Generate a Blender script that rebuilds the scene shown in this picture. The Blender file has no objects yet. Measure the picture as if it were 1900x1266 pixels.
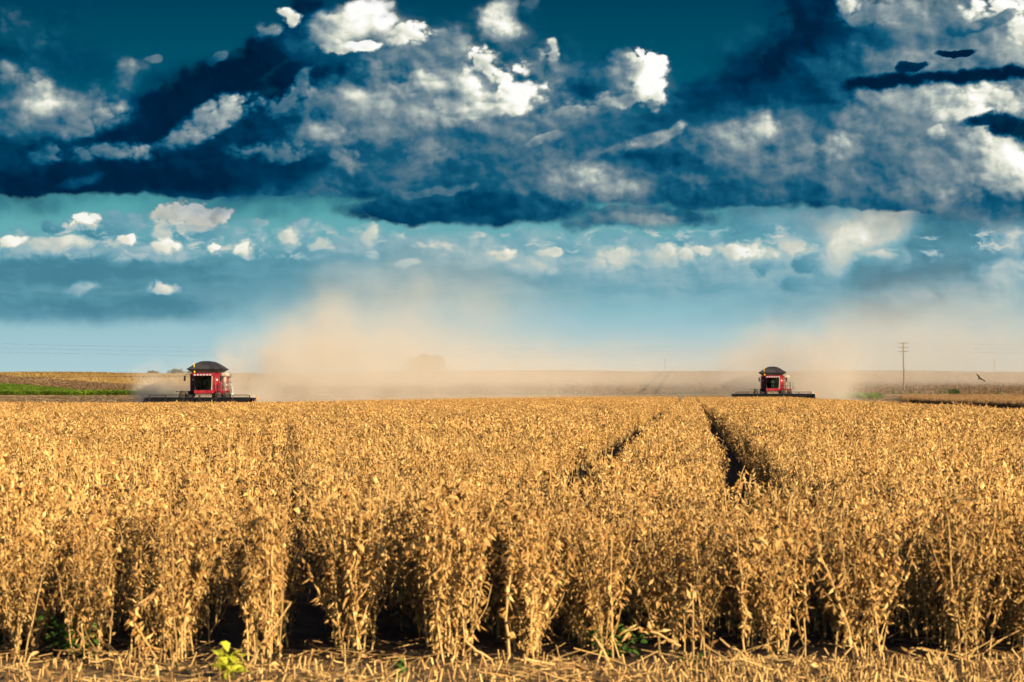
import bpy, bmesh, math, random
import numpy as np
from mathutils import Vector, Matrix, noise as mnoise

SC = bpy.context.scene
COL = SC.collection
R = math.radians
FPX = 5278.0            # focal length expressed in photo pixels (100 mm lens, 1900 px wide)
EYE = 1.54              # camera height
HOR = 727.0             # photo row of the eye level

# ------------------------------------------------------------------ camera
cam = bpy.data.cameras.new("camera")
cam.lens = 100.0
cam.sensor_width = 36.0
cam.clip_start = 0.5
cam.clip_end = 20000
cam.dof.use_dof = True
cam.dof.focus_distance = 60.0
cam.dof.aperture_fstop = 7.0
cam_o = bpy.data.objects.new("camera", cam)
cam_o.location = (0, 0, EYE)
cam_o.rotation_euler = (R(90) + math.atan((HOR - 633.0) / FPX), 0, 0)
COL.objects.link(cam_o)
SC.camera = cam_o

# ------------------------------------------------------------------ render / exposure
SC.view_settings.view_transform = 'Standard'
SC.view_settings.look = 'None'
SC.view_settings.exposure = 1.0
SC.view_settings.gamma = 1.0
SC.render.engine = 'CYCLES'
SC.cycles.use_denoising = True
SC.cycles.denoiser = 'OPENIMAGEDENOISE'
SC.cycles.denoising_input_passes = 'RGB_ALBEDO_NORMAL'
SC.cycles.use_adaptive_sampling = True
SC.cycles.adaptive_threshold = 0.02
SC.cycles.adaptive_min_samples = 12
SC.cycles.max_bounces = 5
SC.cycles.diffuse_bounces = 1
SC.cycles.glossy_bounces = 3
SC.cycles.transmission_bounces = 4
SC.cycles.transparent_max_bounces = 12
SC.cycles.volume_bounces = 1
SC.cycles.volume_step_rate = 1.0
SC.cycles.volume_max_steps = 256

# ------------------------------------------------------------------ sun
SUN_EL, SUN_AZ = 15.0, 46.0      # elevation; degrees to the right of straight behind the camera
sd = Vector((math.sin(R(SUN_AZ)) * math.cos(R(SUN_EL)), -math.cos(R(SUN_AZ)) * math.cos(R(SUN_EL)), math.sin(R(SUN_EL))))
sun = bpy.data.lights.new("sun", 'SUN')
sun.energy = 5.0
sun.angle = R(0.53)
sun.color = (1.0, 0.82, 0.58)
sun_o = bpy.data.objects.new("sun", sun)
sun_o.rotation_euler = sd.to_track_quat('Z', 'Y').to_euler()
sun_o.location = (60, -60, 60)
COL.objects.link(sun_o)

# ------------------------------------------------------------------ world: Nishita sky with procedural cloud banks
def lin(r, g, b):
    f = lambda c: (c / 255 / 12.92) if c / 255 <= 0.04045 else ((c / 255 + 0.055) / 1.055) ** 2.4
    return (f(r), f(g), f(b), 1.0)

class NT:
    """small helper for writing node trees"""
    def __init__(s, tree):
        s.t = tree
    def n(s, typ, **kw):
        nd = s.t.nodes.new(typ)
        for k, v in kw.items():
            setattr(nd, k, v)
        return nd
    def put(s, sock, v):
        if isinstance(v, bpy.types.NodeSocket):
            s.t.links.new(v, sock)
        elif v is not None:
            sock.default_value = v
    def m(s, op, a, b=None, c=None, clamp=False):
        nd = s.n('ShaderNodeMath', operation=op, use_clamp=clamp)
        s.put(nd.inputs[0], a)
        if b is not None: s.put(nd.inputs[1], b)
        if c is not None: s.put(nd.inputs[2], c)
        return nd.outputs[0]
    def v(s, op, a, b=None, scale=None):
        nd = s.n('ShaderNodeVectorMath', operation=op)
        s.put(nd.inputs[0], a)
        if b is not None: s.put(nd.inputs[1], b)
        if scale is not None: s.put(nd.inputs['Scale'], scale)
        return nd.outputs[1] if op in ('LENGTH', 'DISTANCE', 'DOT_PRODUCT') else nd.outputs[0]
    def noise(s, vec, scale, detail=4, rough=0.55, dim='3D', color=False, lac=2.0):
        nd = s.n('ShaderNodeTexNoise', noise_dimensions=dim)
        s.put(nd.inputs['Vector'], vec)
        nd.inputs['Scale'].default_value = scale
        nd.inputs['Detail'].default_value = detail
        nd.inputs['Roughness'].default_value = rough
        nd.inputs['Lacunarity'].default_value = lac
        return nd.outputs[1 if color else 0]
    def voro(s, vec, scale, detail=3, rough=0.5, dim='3D'):
        nd = s.n('ShaderNodeTexVoronoi', voronoi_dimensions=dim, feature='F1')
        s.put(nd.inputs['Vector'], vec)
        nd.inputs['Scale'].default_value = scale
        nd.inputs['Detail'].default_value = detail
        nd.inputs['Roughness'].default_value = rough
        return nd.outputs['Distance']
    def mapr(s, val, a, b, c=0.0, d=1.0, smooth=True):
        nd = s.n('ShaderNodeMapRange', interpolation_type='SMOOTHSTEP' if smooth else 'LINEAR')
        s.put(nd.inputs[0], val); s.put(nd.inputs[1], a); s.put(nd.inputs[2], b); s.put(nd.inputs[3], c); s.put(nd.inputs[4], d)
        return nd.outputs[0]
    def mix(s, f, a, b):
        nd = s.n('ShaderNodeMix', data_type='RGBA')
        s.put(nd.inputs[0], f); s.put(nd.inputs[6], a); s.put(nd.inputs[7], b)
        return nd.outputs[2]
    def mixf(s, f, a, b):
        nd = s.n('ShaderNodeMix', data_type='FLOAT')
        s.put(nd.inputs[0], f); s.put(nd.inputs[2], a); s.put(nd.inputs[3], b)
        return nd.outputs[0]
    def mul(s, f, a, b):
        nd = s.n('ShaderNodeMix', data_type='RGBA', blend_type='MULTIPLY')
        s.put(nd.inputs[0], f); s.put(nd.inputs[6], a); s.put(nd.inputs[7], b)
        return nd.outputs[2]
    def ramp(s, f, stops, interp='LINEAR'):
        nd = s.n('ShaderNodeValToRGB')
        cr = nd.color_ramp
        cr.interpolation = interp
        while len(cr.elements) < len(stops): cr.elements.new(0.5)
        for e, (p, c) in zip(cr.elements, stops):
            e.position = p; e.color = c if len(c) == 4 else (*c, 1)
        s.put(nd.inputs[0], f)
        return nd.outputs[0]
    def xyz(s, x, y, z=0.0):
        nd = s.n('ShaderNodeCombineXYZ')
        s.put(nd.inputs[0], x); s.put(nd.inputs[1], y); s.put(nd.inputs[2], z)
        return nd.outputs[0]
    def sep(s, v):
        nd = s.n('ShaderNodeSeparateXYZ')
        s.put(nd.inputs[0], v)
        return nd.outputs

world = bpy.data.worlds.new("World")
SC.world = world
world.use_nodes = True
world.cycles.sampling_method = 'NONE'
wt = world.node_tree
wt.nodes.clear()
W = NT(wt)
EXPO = 2.0 ** SC.view_settings.exposure
sky = W.n('ShaderNodeTexSky', sky_type='NISHITA')
sky.sun_disc = False
sky.sun_elevation = R(SUN_EL)
sky.sun_rotation = R(180 - SUN_AZ)
sky.altitude = 200
sky.air_density, sky.dust_density, sky.ozone_density = 1.0, 0.6, 4.0
gen = W.n('ShaderNodeTexCoord').outputs['Generated']
dx, dy, dz = W.sep(gen)
dyc = W.m('MAXIMUM', dy, 0.05)
# slopes of the view direction, in steps of about a degree: a flat chart of the northern sky
px = W.m('MULTIPLY', W.m('DIVIDE', dx, dyc), FPX / 100)
py = W.m('MULTIPLY', W.m('DIVIDE', dz, dyc), FPX / 100)
P = W.xyz(px, py, 0.0)
def cx_(x): return (x - 950) / 100
def cy_(y): return (HOR - y) / 100

# clear sky: Nishita tinted to a deep teal that pales towards the horizon
elev = W.m('DIVIDE', py, 8.0, clamp=True)
tint = W.ramp(elev, [(0.0, lin(182, 208, 210)), (0.06, lin(172, 204, 210)), (0.16, lin(152, 194, 204)), (0.32, lin(118, 178, 186)),
                     (0.43, lin(88, 168, 173)), (0.56, lin(26, 112, 134)), (0.72, lin(0, 86, 110)), (0.90, lin(0, 66, 92)), (1.0, lin(0, 58, 84))])
SKYK = 0.10
sky_l = W.n('ShaderNodeRGBToBW'); wt.links.new(sky.outputs[0], sky_l.inputs[0])
clear = tint   # scaled below

# ---- noise that frays every cloud edge
w1 = W.v('SUBTRACT', W.noise(P, 0.55, 3, 0.5, color=True), (0.5, 0.5, 0.5))
w2 = W.v('SUBTRACT', W.noise(P, 2.2, 6, 0.52, color=True), (0.5, 0.5, 0.5))
Pw = W.v('ADD', W.v('ADD', P, W.v('MULTIPLY', w1, (0.75, 0.45, 0))), W.v('MULTIPLY', w2, (0.34, 0.30, 0)))
Pw2 = W.v('MULTIPLY', W.v('ADD', P, W.v('MULTIPLY', w2, (0.22, 0.18, 0))), (1, 1.2, 1))
Lv = (0.10, 0.10, 0)          # towards the light, in the chart
voLA = W.voro(Pw2, 1.15, 2, 0.45)
voLB = W.voro(W.v('ADD', Pw2, Lv), 1.15, 2, 0.45)
voSA = W.voro(Pw2, 3.3, 2, 0.5)
voSB = W.voro(W.v('ADD', Pw2, (0.06, 0.07, 0)), 3.3, 2, 0.5)
fbA = W.noise(Pw2, 0.8, 5, 0.48)
fbB = W.noise(W.v('ADD', Pw2, (0.2, 0.17, 0)), 0.8, 5, 0.48)
fine = W.m('SUBTRACT', W.noise(Pw2, 5.0, 5, 0.6), 0.5)
reliefL = W.m('ADD', W.m('MULTIPLY', W.m('SUBTRACT', voLB, voLA), 0.7), W.m('MULTIPLY', W.m('SUBTRACT', fbA, fbB), 1.6))
reliefS = W.m('MULTIPLY', W.m('SUBTRACT', voSB, voSA), 1.3)
relief = W.m('ADD', W.m('MULTIPLY', reliefS, 0.16), reliefL)
puffS = W.m('ADD', W.m('MULTIPLY', W.m('SUBTRACT', 0.50, voSA), 0.95), W.m('MULTIPLY', fine, 0.55))
puffL = W.m('ADD', W.m('ADD', W.m('MULTIPLY', W.m('SUBTRACT', 0.53, voLA), 0.7), W.m('MULTIPLY', W.m('SUBTRACT', fbA, 0.5), 1.2)), W.m('MULTIPLY', puffS, 0.22))


puffC = W.m('ADD', W.m('MULTIPLY', puffL, 0.75), W.m('MULTIPLY', puffS, 0.85))
puffW = W.m('ADD', W.m('MULTIPLY', fine, 1.7), W.m('MULTIPLY', W.m('SUBTRACT', fbA, 0.5), 0.8))
PWC = {'n': 0, 'P': None, 'D': None}
def stroke(B, A, x, y, rx, ry, rot, val, op=1.0, soft=0.5, k=0.35, amp=None, relv=None):
    """one cloud mass: an ellipse with frayed edges; val = how bright it stands against the sun"""
    if PWC['n'] % 16 == 0:      # keeps the node compiler working through the strokes in order
        PWC['P'] = W.v('ADD', Pw, W.v('SCALE', (1e-7, 0, 0), scale=B))
        PWC['D'] = W.v('DOT_PRODUCT', PWC['P'], (0.6, 0.8, 0))
    PWC['n'] += 1
    mp = W.n('ShaderNodeMapping', vector_type='TEXTURE')
    wt.links.new(PWC['P'], mp.inputs[0])
    mp.inputs['Location'].default_value = (cx_(x), cy_(y), 0)
    mp.inputs['Rotation'].default_value = (0, 0, R(rot))
    mp.inputs['Scale'].default_value = (rx / 100 * 1.62, ry / 100 * 1.62, 1)
    g = W.n('ShaderNodeTexGradient', gradient_type='SPHERICAL')
    wt.links.new(mp.outputs[0], g.inputs[0])
    f = W.m('MULTIPLY', W.m('MULTIPLY_ADD', puffC if soft <= 0.32 else puffW if ry <= 12 else puffS if ry < 34 else puffL, k * 1.75, 1.0), g.outputs['Fac'])
    a = W.mapr(f, 0.26 - soft * 0.26, 0.26 + soft * 0.5, 0.0, op)
    if val > 0.4:       # the side of each puff that faces the light is the brighter one
        sl = (0.20 if val > 0.8 else 0.13) / max(0.2, (rx + ry) / 200)
        val = W.m('MULTIPLY_ADD', PWC['D'], sl, val - sl * (cx_(x) * 0.6 + cy_(y) * 0.8))
    B2 = W.mixf(a, B, val)
    A2 = W.m('MAXIMUM', A, a) if A is not None else None
    return B2, A2

# (x, y, rx, ry, tilt, brightness, opacity, softness, fray): low far band first, then the big bank
FAR = [
    (950, 500, 1300, 62, 0, .47, .80, .9, .16), (1350, 470, 700, 50, 0, .50, .75, .9, .25), (700, 470, 420, 34, 3, .46, .85, .7, .35), (1050, 490, 300, 40, 0, .50, .8, .8, .35), (1700, 520, 420, 70, 0, .47, .85, .8, .25), (1500, 415, 220, 34, 0, .50, .85, .6, .3),
    (150, 500, 480, 62, 0, .40, .95, .8, .20), (420, 520, 330, 60, 0, .42, .75, 1.0, .2), (120, 565, 330, 36, 0, .40, .95, .6, .2), (250, 490, 260, 14, 0, .36, .8, .8, .2), (330, 555, 60, 12, 0, .37, .7, .8, .2),
    (700, 500, 330, 60, 0, .50, .50, 1.0, .2), (1000, 520, 400, 55, 0, .53, .45, 1.0, .2), (1300, 510, 350, 50, 0, .53, .5, 1.0, .2),
    (60, 450, 120, 24, 0, .55, .8, .6, .4), (200, 425, 90, 30, 10, .44, .9, .5, .4), (120, 420, 45, 20, 0, .45, .9, .4, .4), (390, 430, 110, 30, 0, .47, .8, .6, .4),
    (610, 465, 150, 26, 5, .48, .7, .7, .4), (290, 462, 70, 20, 0, .5, .8, .6, .4),
    (480, 452, 120, 22, 6, .60, .7, .7, .45), (60, 462, 150, 16, 0, .62, .7, .8, .4), (250, 468, 120, 12, 0, .64, .6, .8, .4), (640, 452, 90, 26, 10, .58, .7, .7, .45), (560, 440, 46, 26, 20, .50, .8, .5, .45), (820, 455, 90, 22, 0, .56, .7, .7, .45), (940, 482, 120, 16, 0, .66, .6, .8, .4), (1190, 480, 170, 22, 0, .66, .6, .8, .45), (1430, 476, 130, 18, 0, .70, .6, .8, .4), (1060, 455, 40, 16, 0, .5, .7, .6, .4),
    (345, 396, 76, 32, -4, .92, 1, .25, .42), (418, 398, 28, 18, 10, .95, 1, .3, .42), (300, 430, 36, 22, 60, .80, .9, .4, .45), (143, 412, 36, 20, 15, .96, 1, .3, .42),
    (300, 452, 40, 13, 0, .93, 1, .35, .4), (228, 446, 30, 12, 20, .95, 1, .3, .45), (28, 442, 28, 9, 0, .92, 1, .4, .4), (105, 452, 55, 12, 0, .8, .9, .5, .4),
    (405, 461, 15, 10, 0, .93, 1, .3, .4), (460, 465, 20, 14, 20, .9, 1, .4, .4), (545, 446, 30, 20, 15, .86, .9, .5, .42), (600, 455, 15, 10, 15, .80, .8, .6, .4), (684, 442, 18, 24, 10, .80, .85, .5, .4),
    (350, 420, 50, 7, 0, .62, .6, .7, .4), (140, 424, 30, 6, 0, .58, .6, .7, .4), (1140, 494, 40, 8, 0, .62, .6, .7, .4), (1460, 470, 40, 8, 0, .64, .6, .7, .4), (1390, 478, 50, 6, 0, .62, .6, .7, .4), (1620, 455, 80, 16, 24, .68, .6, .8, .4),
    (490, 415, 20, 10, 0, .7, .7, .5, .4), (300, 532, 28, 13, 0, .8, .9, .5, .4), (140, 540, 40, 10, 20, .55, .6, .8, .4),
    (930, 468, 26, 18, 10, .86, 1, .4, .42), (1025, 468, 18, 9, 0, .84, .9, .4, .4), (745, 495, 22, 9, 0, .72, .7, .6, .4), (980, 500, 50, 14, 0, .7, .6, .7, .4), (1130, 480, 44, 26, 10, .78, .9, .5, .4),
    (1280, 452, 66, 22, 8, .45, .8, .5, .4), (1235, 472, 36, 22, 10, .82, .9, .45, .4), (1270, 470, 36, 14, 30, .84, .9, .45, .4), (1310, 463, 16, 6, -10, .9, .9, .35, .3),
    (1380, 468, 52, 15, 0, .88, .95, .4, .4), (1462, 455, 40, 26, 0, .93, 1, .35, .42), (1480, 425, 120, 34, 0, .52, .8, .7, .35),
    (1620, 430, 120, 50, 22, .78, .95, .5, .4), (1570, 470, 50, 34, 60, .80, .9, .4, .4), (1600, 500, 26, 40, -20, .7, .8, .5, .4),
    (1800, 480, 250, 84, 22, .41, 1, .5, .32), (1860, 410, 150, 40, 0, .44, .95, .5, .3), (1840, 420, 40, 20, 20, .55, .6, .7, .4),
    (1490, 494, 30, 20, 0, .42, .9, .35, .35), (1415, 503, 14, 16, 0, .43, .9, .35, .35), (1505, 530, 66, 18, 0, .43, .8, .45, .35), (1640, 490, 60, 24, 10, .44, .8, .5, .35),
    (1860, 505, 60, 26, 0, .64, .8, .6, .35), (1880, 450, 40, 30, 30, .6, .7, .6, .35), (1740, 540, 200, 26, 0, .5, .6, .9, .3), (1840, 580, 60, 22, 30, .62, .5, .8, .35),
    (1600, 570, 300, 30, 2, .56, .4, 1.0, .3),
]
BANK = [
    # body of the bank, dark navy underside
    (330, 316, 640, 42, 0, .20, 1, .22, .07), (0, 306, 320, 50, 0, .16, 1, .25, .08), (250, 250, 420, 110, 8, .22, 1, .5, .35), (900, 320, 440, 60, 0, .30, 1, .3, .12), (1400, 332, 620, 50, -1, .30, 1, .25, .07),
    (1650, 200, 330, 190, 0, .42, 1, .5, .25), (1900, 330, 300, 80, 0, .44, 1, .4, .15),
    (870, 386, 230, 30, 0, .27, 1, .3, .12), (770, 396, 110, 24, 0, .25, 1, .3, .25), (1190, 398, 150, 24, 2, .40, .95, .45, .3), (1180, 408, 90, 12, 0, .52, .8, .7, .4), (1750, 368, 320, 24, 0, .36, 1, .35, .12),
    (700, 240, 420, 120, 12, .38, 1, .5, .35), (1150, 270, 330, 90, 8, .36, 1, .5, .35), (1600, 250, 420, 130, 4, .45, 1, .45, .3),
    (60, 150, 200, 90, 0, .30, .75, .7, .4), (60, 60, 130, 55, 20, .30, .4, .9, .5), (10, 30, 40, 30, 0, .5, .5, .8, .4), (50, 85, 70, 22, 30, .46, .4, .9, .5), (5, 95, 40, 16, 0, .12, .6, .8, .4),
    (560, 230, 300, 90, 14, .26, 1, .35, .3), (850, 200, 200, 110, -5, .40, 1, .35, .35), (1150, 270, 420, 80, 0, .34, 1, .35, .25), (420, 260, 300, 80, 10, .18, 1, .4, .25), (690, 130, 150, 60, 14, .2, 1, .35, .35),
    # ragged dark ridge that climbs to the upper middle
    (420, 150, 170, 44, 18, .08, 1, .38, .45), (490, 110, 110, 50, 35, .06, 1, .34, .5), (560, 60, 90, 60, 45, .10, 1, .34, .5), (660, 130, 180, 44, 14, .05, 1, .4, .45), (330, 220, 150, 34, 30, .10, 1, .55, .4),
    (210, 260, 110, 30, 20, .12, .9, .7, .4), (540, 130, 130, 52, 20, .06, 1, .5, .4), (760, 80, 110, 30, 12, .12, 1, .4, .45), (300, 315, 260, 40, 0, .15, .9, .8, .3), (120, 335, 300, 24, 0, .13, .9, .6, .25),
    # big dark cloud on the right
    (1520, 60, 110, 130, 10, .15, 1, .34, .35), (1420, 130, 110, 70, 30, .16, 1, .36, .4), (1330, 180, 110, 34, 12, .2, 1, .4, .35),
    (1400, 150, 130, 62, 25, .18, 1, .35, .45), (1500, 70, 110, 110, 0, .14, 1, .32, .42), (1460, 130, 110, 60, 30, .10, 1, .55, .4), (1530, 150, 80, 70, 0, .13, .9, .8, .4), (1640, 130, 190, 90, 10, .28, 1, .5, .35), (1800, 100, 230, 130, 0, .50, 1, .5, .35),
    (1350, 190, 120, 34, 8, .22, 1, .5, .4), (1290, 180, 60, 26, 20, .22, .9, .5, .4), (1480, 200, 100, 40, 0, .20, .8, .8, .4), (1560, 25, 70, 60, 0, .16, 1, .4, .4),
    # tower flank
    (1110, 150, 100, 38, 25, .20, 1, .35, .45), (1140, 125, 50, 42, 20, .24, 1, .4, .45), (1060, 178, 70, 18, 20, .18, 1, .4, .4), (1175, 105, 30, 24, 0, .48, .9, .6, .4),
    # grey-white shoulders the crests grow out of
    (640, 70, 130, 56, 12, .50, .8, .9, .4), (770, 90, 110, 50, 15, .46, .8, .9, .4), (930, 60, 66, 54, 20, .46, .6, .9, .4), (910, 165, 140, 70, -5, .62, .8, .9, .4), (1180, 150, 80, 66, 0, .44, .75, .9, .4), (1110, 205, 130, 34, 10, .54, .8, .9, .4), (1000, 250, 220, 60, 4, .46, .6, .9, .4), (650, 220, 160, 70, 12, .52, .6, .9, .4),
    (1400, 265, 150, 70, 10, .52, .7, .9, .4), (1620, 260, 170, 90, 10, .54, .7, .9, .4), (1820, 250, 150, 120, 0, .60, .7, .9, .35), (1740, 60, 160, 60, 0, .52, .7, .9, .4),
    # grey and cream lit flanks
    (55, 195, 125, 52, 0, .55, .95, .6, .35), (72, 150, 40, 22, 0, .66, .8, .7, .4), (15, 130, 40, 24, 0, .62, .8, .7, .4), (75, 205, 40, 26, 30, .78, .9, .8, .3), (150, 220, 90, 28, 12, .52, .9, .6, .4), (185, 175, 40, 22, 40, .5, .7, .6, .4),
    (243, 140, 26, 36, -30, .5, .9, .5, .4), (285, 112, 14, 8, 0, .55, .7, .6, .4), (395, 112, 20, 10, 40, .5, .7, .6, .4),
    (385, 225, 105, 25, 28, .58, .95, .5, .42), (425, 205, 50, 18, 35, .64, .8, .7, .4), (345, 250, 60, 16, 20, .6, .7, .7, .4), (528, 182, 66, 20, 34, .5, .9, .5, .45), (560, 140, 30, 10, 50, .5, .7, .6, .4),
    (84, 282, 28, 20, 0, .5, .9, .5, .42), (195, 282, 84, 20, 0, .5, .9, .5, .42), (230, 286, 36, 14, 0, .56, .8, .6, .4), (150, 335, 50, 10, 10, .32, .7, .8, .4), (455, 272, 36, 15, 0, .46, .9, .5, .4), (530, 278, 50, 20, 8, .54, .9, .5, .42), (640, 298, 40, 20, 0, .55, .9, .5, .4),
    (620, 205, 90, 62, 20, .52, .9, .6, .4), (615, 240, 60, 32, 0, .66, .8, .8, .35), (680, 190, 50, 34, 20, .70, .8, .7, .4), (715, 105, 66, 48, 20, .44, .9, .5, .4), (700, 130, 40, 26, 0, .55, .7, .8, .4), (815, 92, 66, 42, 25, .50, .95, .45, .4), (830, 105, 36, 22, 0, .60, .8, .8, .4),
    (770, 190, 110, 54, 20, .66, .9, .6, .42), (750, 160, 50, 18, 30, .78, .7, .6, .4), (735, 245, 36, 18, 10, .62, .8, .6, .4), (800, 235, 110, 36, 0, .5, .7, .8, .4), (880, 290, 80, 30, 0, .5, .8, .7, .4), (790, 280, 40, 26, 0, .55, .8, .6, .4),
    (930, 45, 44, 40, 25, .68, 1, .45, .40), (925, 50, 30, 24, 0, .86, .9, .7, .35), (985, 18, 16, 22, -30, .5, .6, .6, .4),
    (925, 155, 84, 52, -14, .93, 1, .32, .42), (895, 108, 26, 26, 0, .93, 1, .35, .45), (860, 195, 110, 34, 12, .84, .9, .55, .42), (945, 180, 66, 30, 0, .97, .9, .6, .35), (830, 165, 30, 14, 0, .42, .7, .6, .4), (905, 172, 30, 7, -10, .66, .7, .6, .4),
    (1015, 102, 19, 24, -20, .72, 1, .4, .42), (1008, 95, 8, 8, 0, .35, .7, .6, .3),
    (1075, 198, 95, 20, 12, .62, .95, .5, .42), (1040, 215, 60, 20, 20, .66, .8, .6, .4), (960, 250, 170, 26, 5, .48, .8, .8, .4), (1010, 258, 36, 8, 25, .78, .8, .5, .4), (1120, 235, 110, 40, 12, .30, .85, .7, .4), (1230, 215, 60, 34, 0, .28, .8, .7, .4),
    (1210, 255, 60, 12, 24, .58, .8, .5, .45), (1130, 290, 60, 18, 18, .55, .8, .6, .45), (1010, 300, 120, 28, 0, .46, .7, .8, .4), (940, 345, 170, 14, 0, .42, .8, .8, .3), (760, 355, 110, 7, 0, .42, .7, .7, .3),
    (1200, 295, 100, 20, 0, .28, .95, .4, .35), (1100, 308, 16, 12, 0, .25, .9, .4, .4),
    (1090, 338, 90, 34, -4, .62, .95, .6, .3), (1085, 328, 50, 20, -5, .80, .9, .8, .3), (1270, 345, 40, 28, 20, .42, .8, .6, .4),
    (1380, 255, 66, 40, 25, .60, .9, .55, .42), (1400, 245, 34, 18, 20, .74, .8, .7, .4), (1310, 270, 70, 28, 0, .5, .8, .7, .4), (1450, 295, 150, 24, 5, .5, .8, .7, .4), (1440, 325, 60, 10, 8, .52, .7, .7, .4),
    (1590, 240, 40, 74, -35, .62, .9, .55, .45), (1570, 280, 36, 22, 40, .76, .9, .6, .42), (1630, 185, 24, 30, -20, .66, .8, .6, .42), (1650, 255, 120, 80, 20, .52, .8, .7, .4), (1720, 210, 60, 40, 30, .55, .7, .7, .4),
    (1735, 240, 18, 16, 30, .82, .8, .5, .4), (1760, 205, 40, 8, 25, .8, .8, .5, .4), (1830, 185, 110, 30, -4, .84, .95, .5, .38), (1800, 215, 70, 12, -10, .86, .8, .6, .4), (1680, 330, 260, 30, 0, .50, .8, .8, .3),
    (1850, 325, 95, 38, 14, .80, .95, .6, .36), (1880, 300, 60, 34, 20, .88, .9, .7, .36), (1830, 255, 30, 26, 60, .80, .8, .5, .42), (1800, 280, 60, 20, 20, .66, .8, .6, .4),
    (1720, 105, 110, 20, 5, .56, .9, .6, .3), (1860, 110, 80, 30, 0, .64, .9, .6, .3), (1760, 40, 70, 30, 0, .48, .8, .7, .4), (1620, 28, 60, 30, 10, .62, .95, .5, .42), (1585, 10, 24, 20, 0, .82, .9, .5, .4), (1700, 20, 40, 34, 0, .58, .8, .6, .4),
    (1680, 60, 50, 14, 0, .44, .8, .6, .4),
    (1090, 335, 110, 40, 0, .58, .7, .9, .35), (1070, 325, 50, 18, 0, .78, .8, .8, .35), (1560, 275, 34, 24, 40, .74, .7, .8, .4), (1400, 248, 36, 20, 20, .72, .7, .8, .4), (1860, 315, 80, 36, 14, .80, .8, .8, .4),
    # sunlit crests, crisp
    (640, 45, 62, 42, 10, .80, 1, .42, .42), (680, 28, 60, 40, 10, .93, 1, .36, .42), (625, 78, 36, 16, 0, .93, 1, .3, .4), (755, 58, 46, 20, 14, .92, 1, .36, .42), (660, 82, 50, 10, 5, .97, .95, .35, .4), (600, 70, 26, 16, 0, .9, .9, .4, .4),
    (536, 29, 24, 20, -30, .92, 1, .35, .42), (490, 60, 26, 18, 0, .5, .8, .6, .4), (560, 95, 40, 12, 0, .30, .7, .7, .4),
    (1204, 118, 46, 44, -10, .97, 1, .28, .42), (1212, 160, 40, 38, 0, .95, 1, .28, .42), (1165, 178, 50, 10, 15, .9, .9, .45, .4),
    (1860, 18, 74, 28, 0, 1.0, 1, .3, .36), (1895, 65, 28, 28, 0, .95, 1, .5, .36), (1840, 45, 60, 14, 20, .42, .9, .35, .42), (1790, 52, 36, 14, 0, .44, .85, .4, .42),
    (1166, 135, 30, 46, 10, .62, .85, .8, .35), (1185, 160, 22, 18, 20, .74, .6, .8, .35), (1222, 178, 20, 10, 0, .80, .5, .8, .3),
    (612, 52, 36, 26, 30, .62, .8, .8, .4), (640, 70, 30, 10, 10, .72, .6, .7, .4), (690, 52, 22, 12, 20, .82, .5, .7, .4), (730, 66, 20, 8, 10, .76, .6, .6, .4), (580, 80, 30, 12, 20, .45, .7, .6, .4),
    (870, 170, 26, 12, 20, .6, .6, .7, .4), (915, 140, 20, 9, 30, .74, .5, .7, .4), (955, 165, 24, 8, -20, .78, .5, .7, .4), (890, 200, 50, 8, 5, .66, .6, .7, .4),
    # dark scraps hanging in front
    (1640, 153, 60, 11, 6, .06, .92, .85, .6), (1750, 147, 120, 11, 3, .05, .92, .85, .6), (1850, 139, 90, 12, 4, .05, .92, .85, .6), (1690, 126, 22, 9, 20, .12, .9, .4, .4), (1775, 97, 36, 8, 0, .08, .95, .35, .4), (1860, 228, 56, 10, 0, .08, .9, .65, .6), (1890, 244, 44, 12, 0, .07, .92, .65, .6),
]
B, A = 0.45, 0.0
B1 = None
Bv, Av = 0.45, 0.0
for s in FAR:
    Bv, Av = stroke(Bv, Av, *s)
# small fair-weather cumulus strung along the far band, thinner streaks of stratus below it
bits = W.noise(W.v('MULTIPLY', Pw, (2.0, 4.2, 0)), 1.0, 6, 0.58)
bits_a = W.m('MULTIPLY', W.m('MULTIPLY', W.mapr(bits, 0.50, 0.64, 0.0, 0.85), W.mapr(Bv, 0.60, 0.74, 1.0, 0.0)), W.m('MULTIPLY', W.mapr(py, 2.30, 2.65), W.mapr(py, 3.25, 2.85)))
Bv = W.mixf(bits_a, Bv, W.mapr(bits, 0.5, 0.75, 0.60, 0.86))
Av = W.m('MAXIMUM', Av, bits_a)
streak = W.noise(W.v('MULTIPLY', Pw, (0.45, 2.6, 0)), 1.0, 5, 0.55)
Bv = W.m('ADD', Bv, W.m('MULTIPLY', W.m('SUBTRACT', streak, 0.5), W.mapr(py, 2.6, 2.3, 0.10, 0.30)))
Bf = W.m('MULTIPLY_ADD', relief, W.mapr(Bv, 0.4, 0.9, 0.10, 0.42), Bv)
Bk, Ak = 0.25, 0.0
for s in BANK:
    Bk, Ak = stroke(Bk, Ak, *s)
ampk = W.mapr(Bk, 0.08, 0.8, 0.12, 0.55)
wisp = W.noise(W.v('MULTIPLY', W.xyz(W.m('ADD', px, W.m('MULTIPLY', py, 0.5)), W.m('SUBTRACT', py, W.m('MULTIPLY', px, 0.25)), 0.0), (0.9, 1.7, 0)), 1.0, 6, 0.56)
Bk = W.m('MULTIPLY_ADD', W.m('SUBTRACT', wisp, 0.5), W.mapr(Bk, 0.2, 0.5, 0.08, 0.42), Bk)
Bb = W.m('MULTIPLY_ADD', relief, ampk, Bk)
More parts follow.
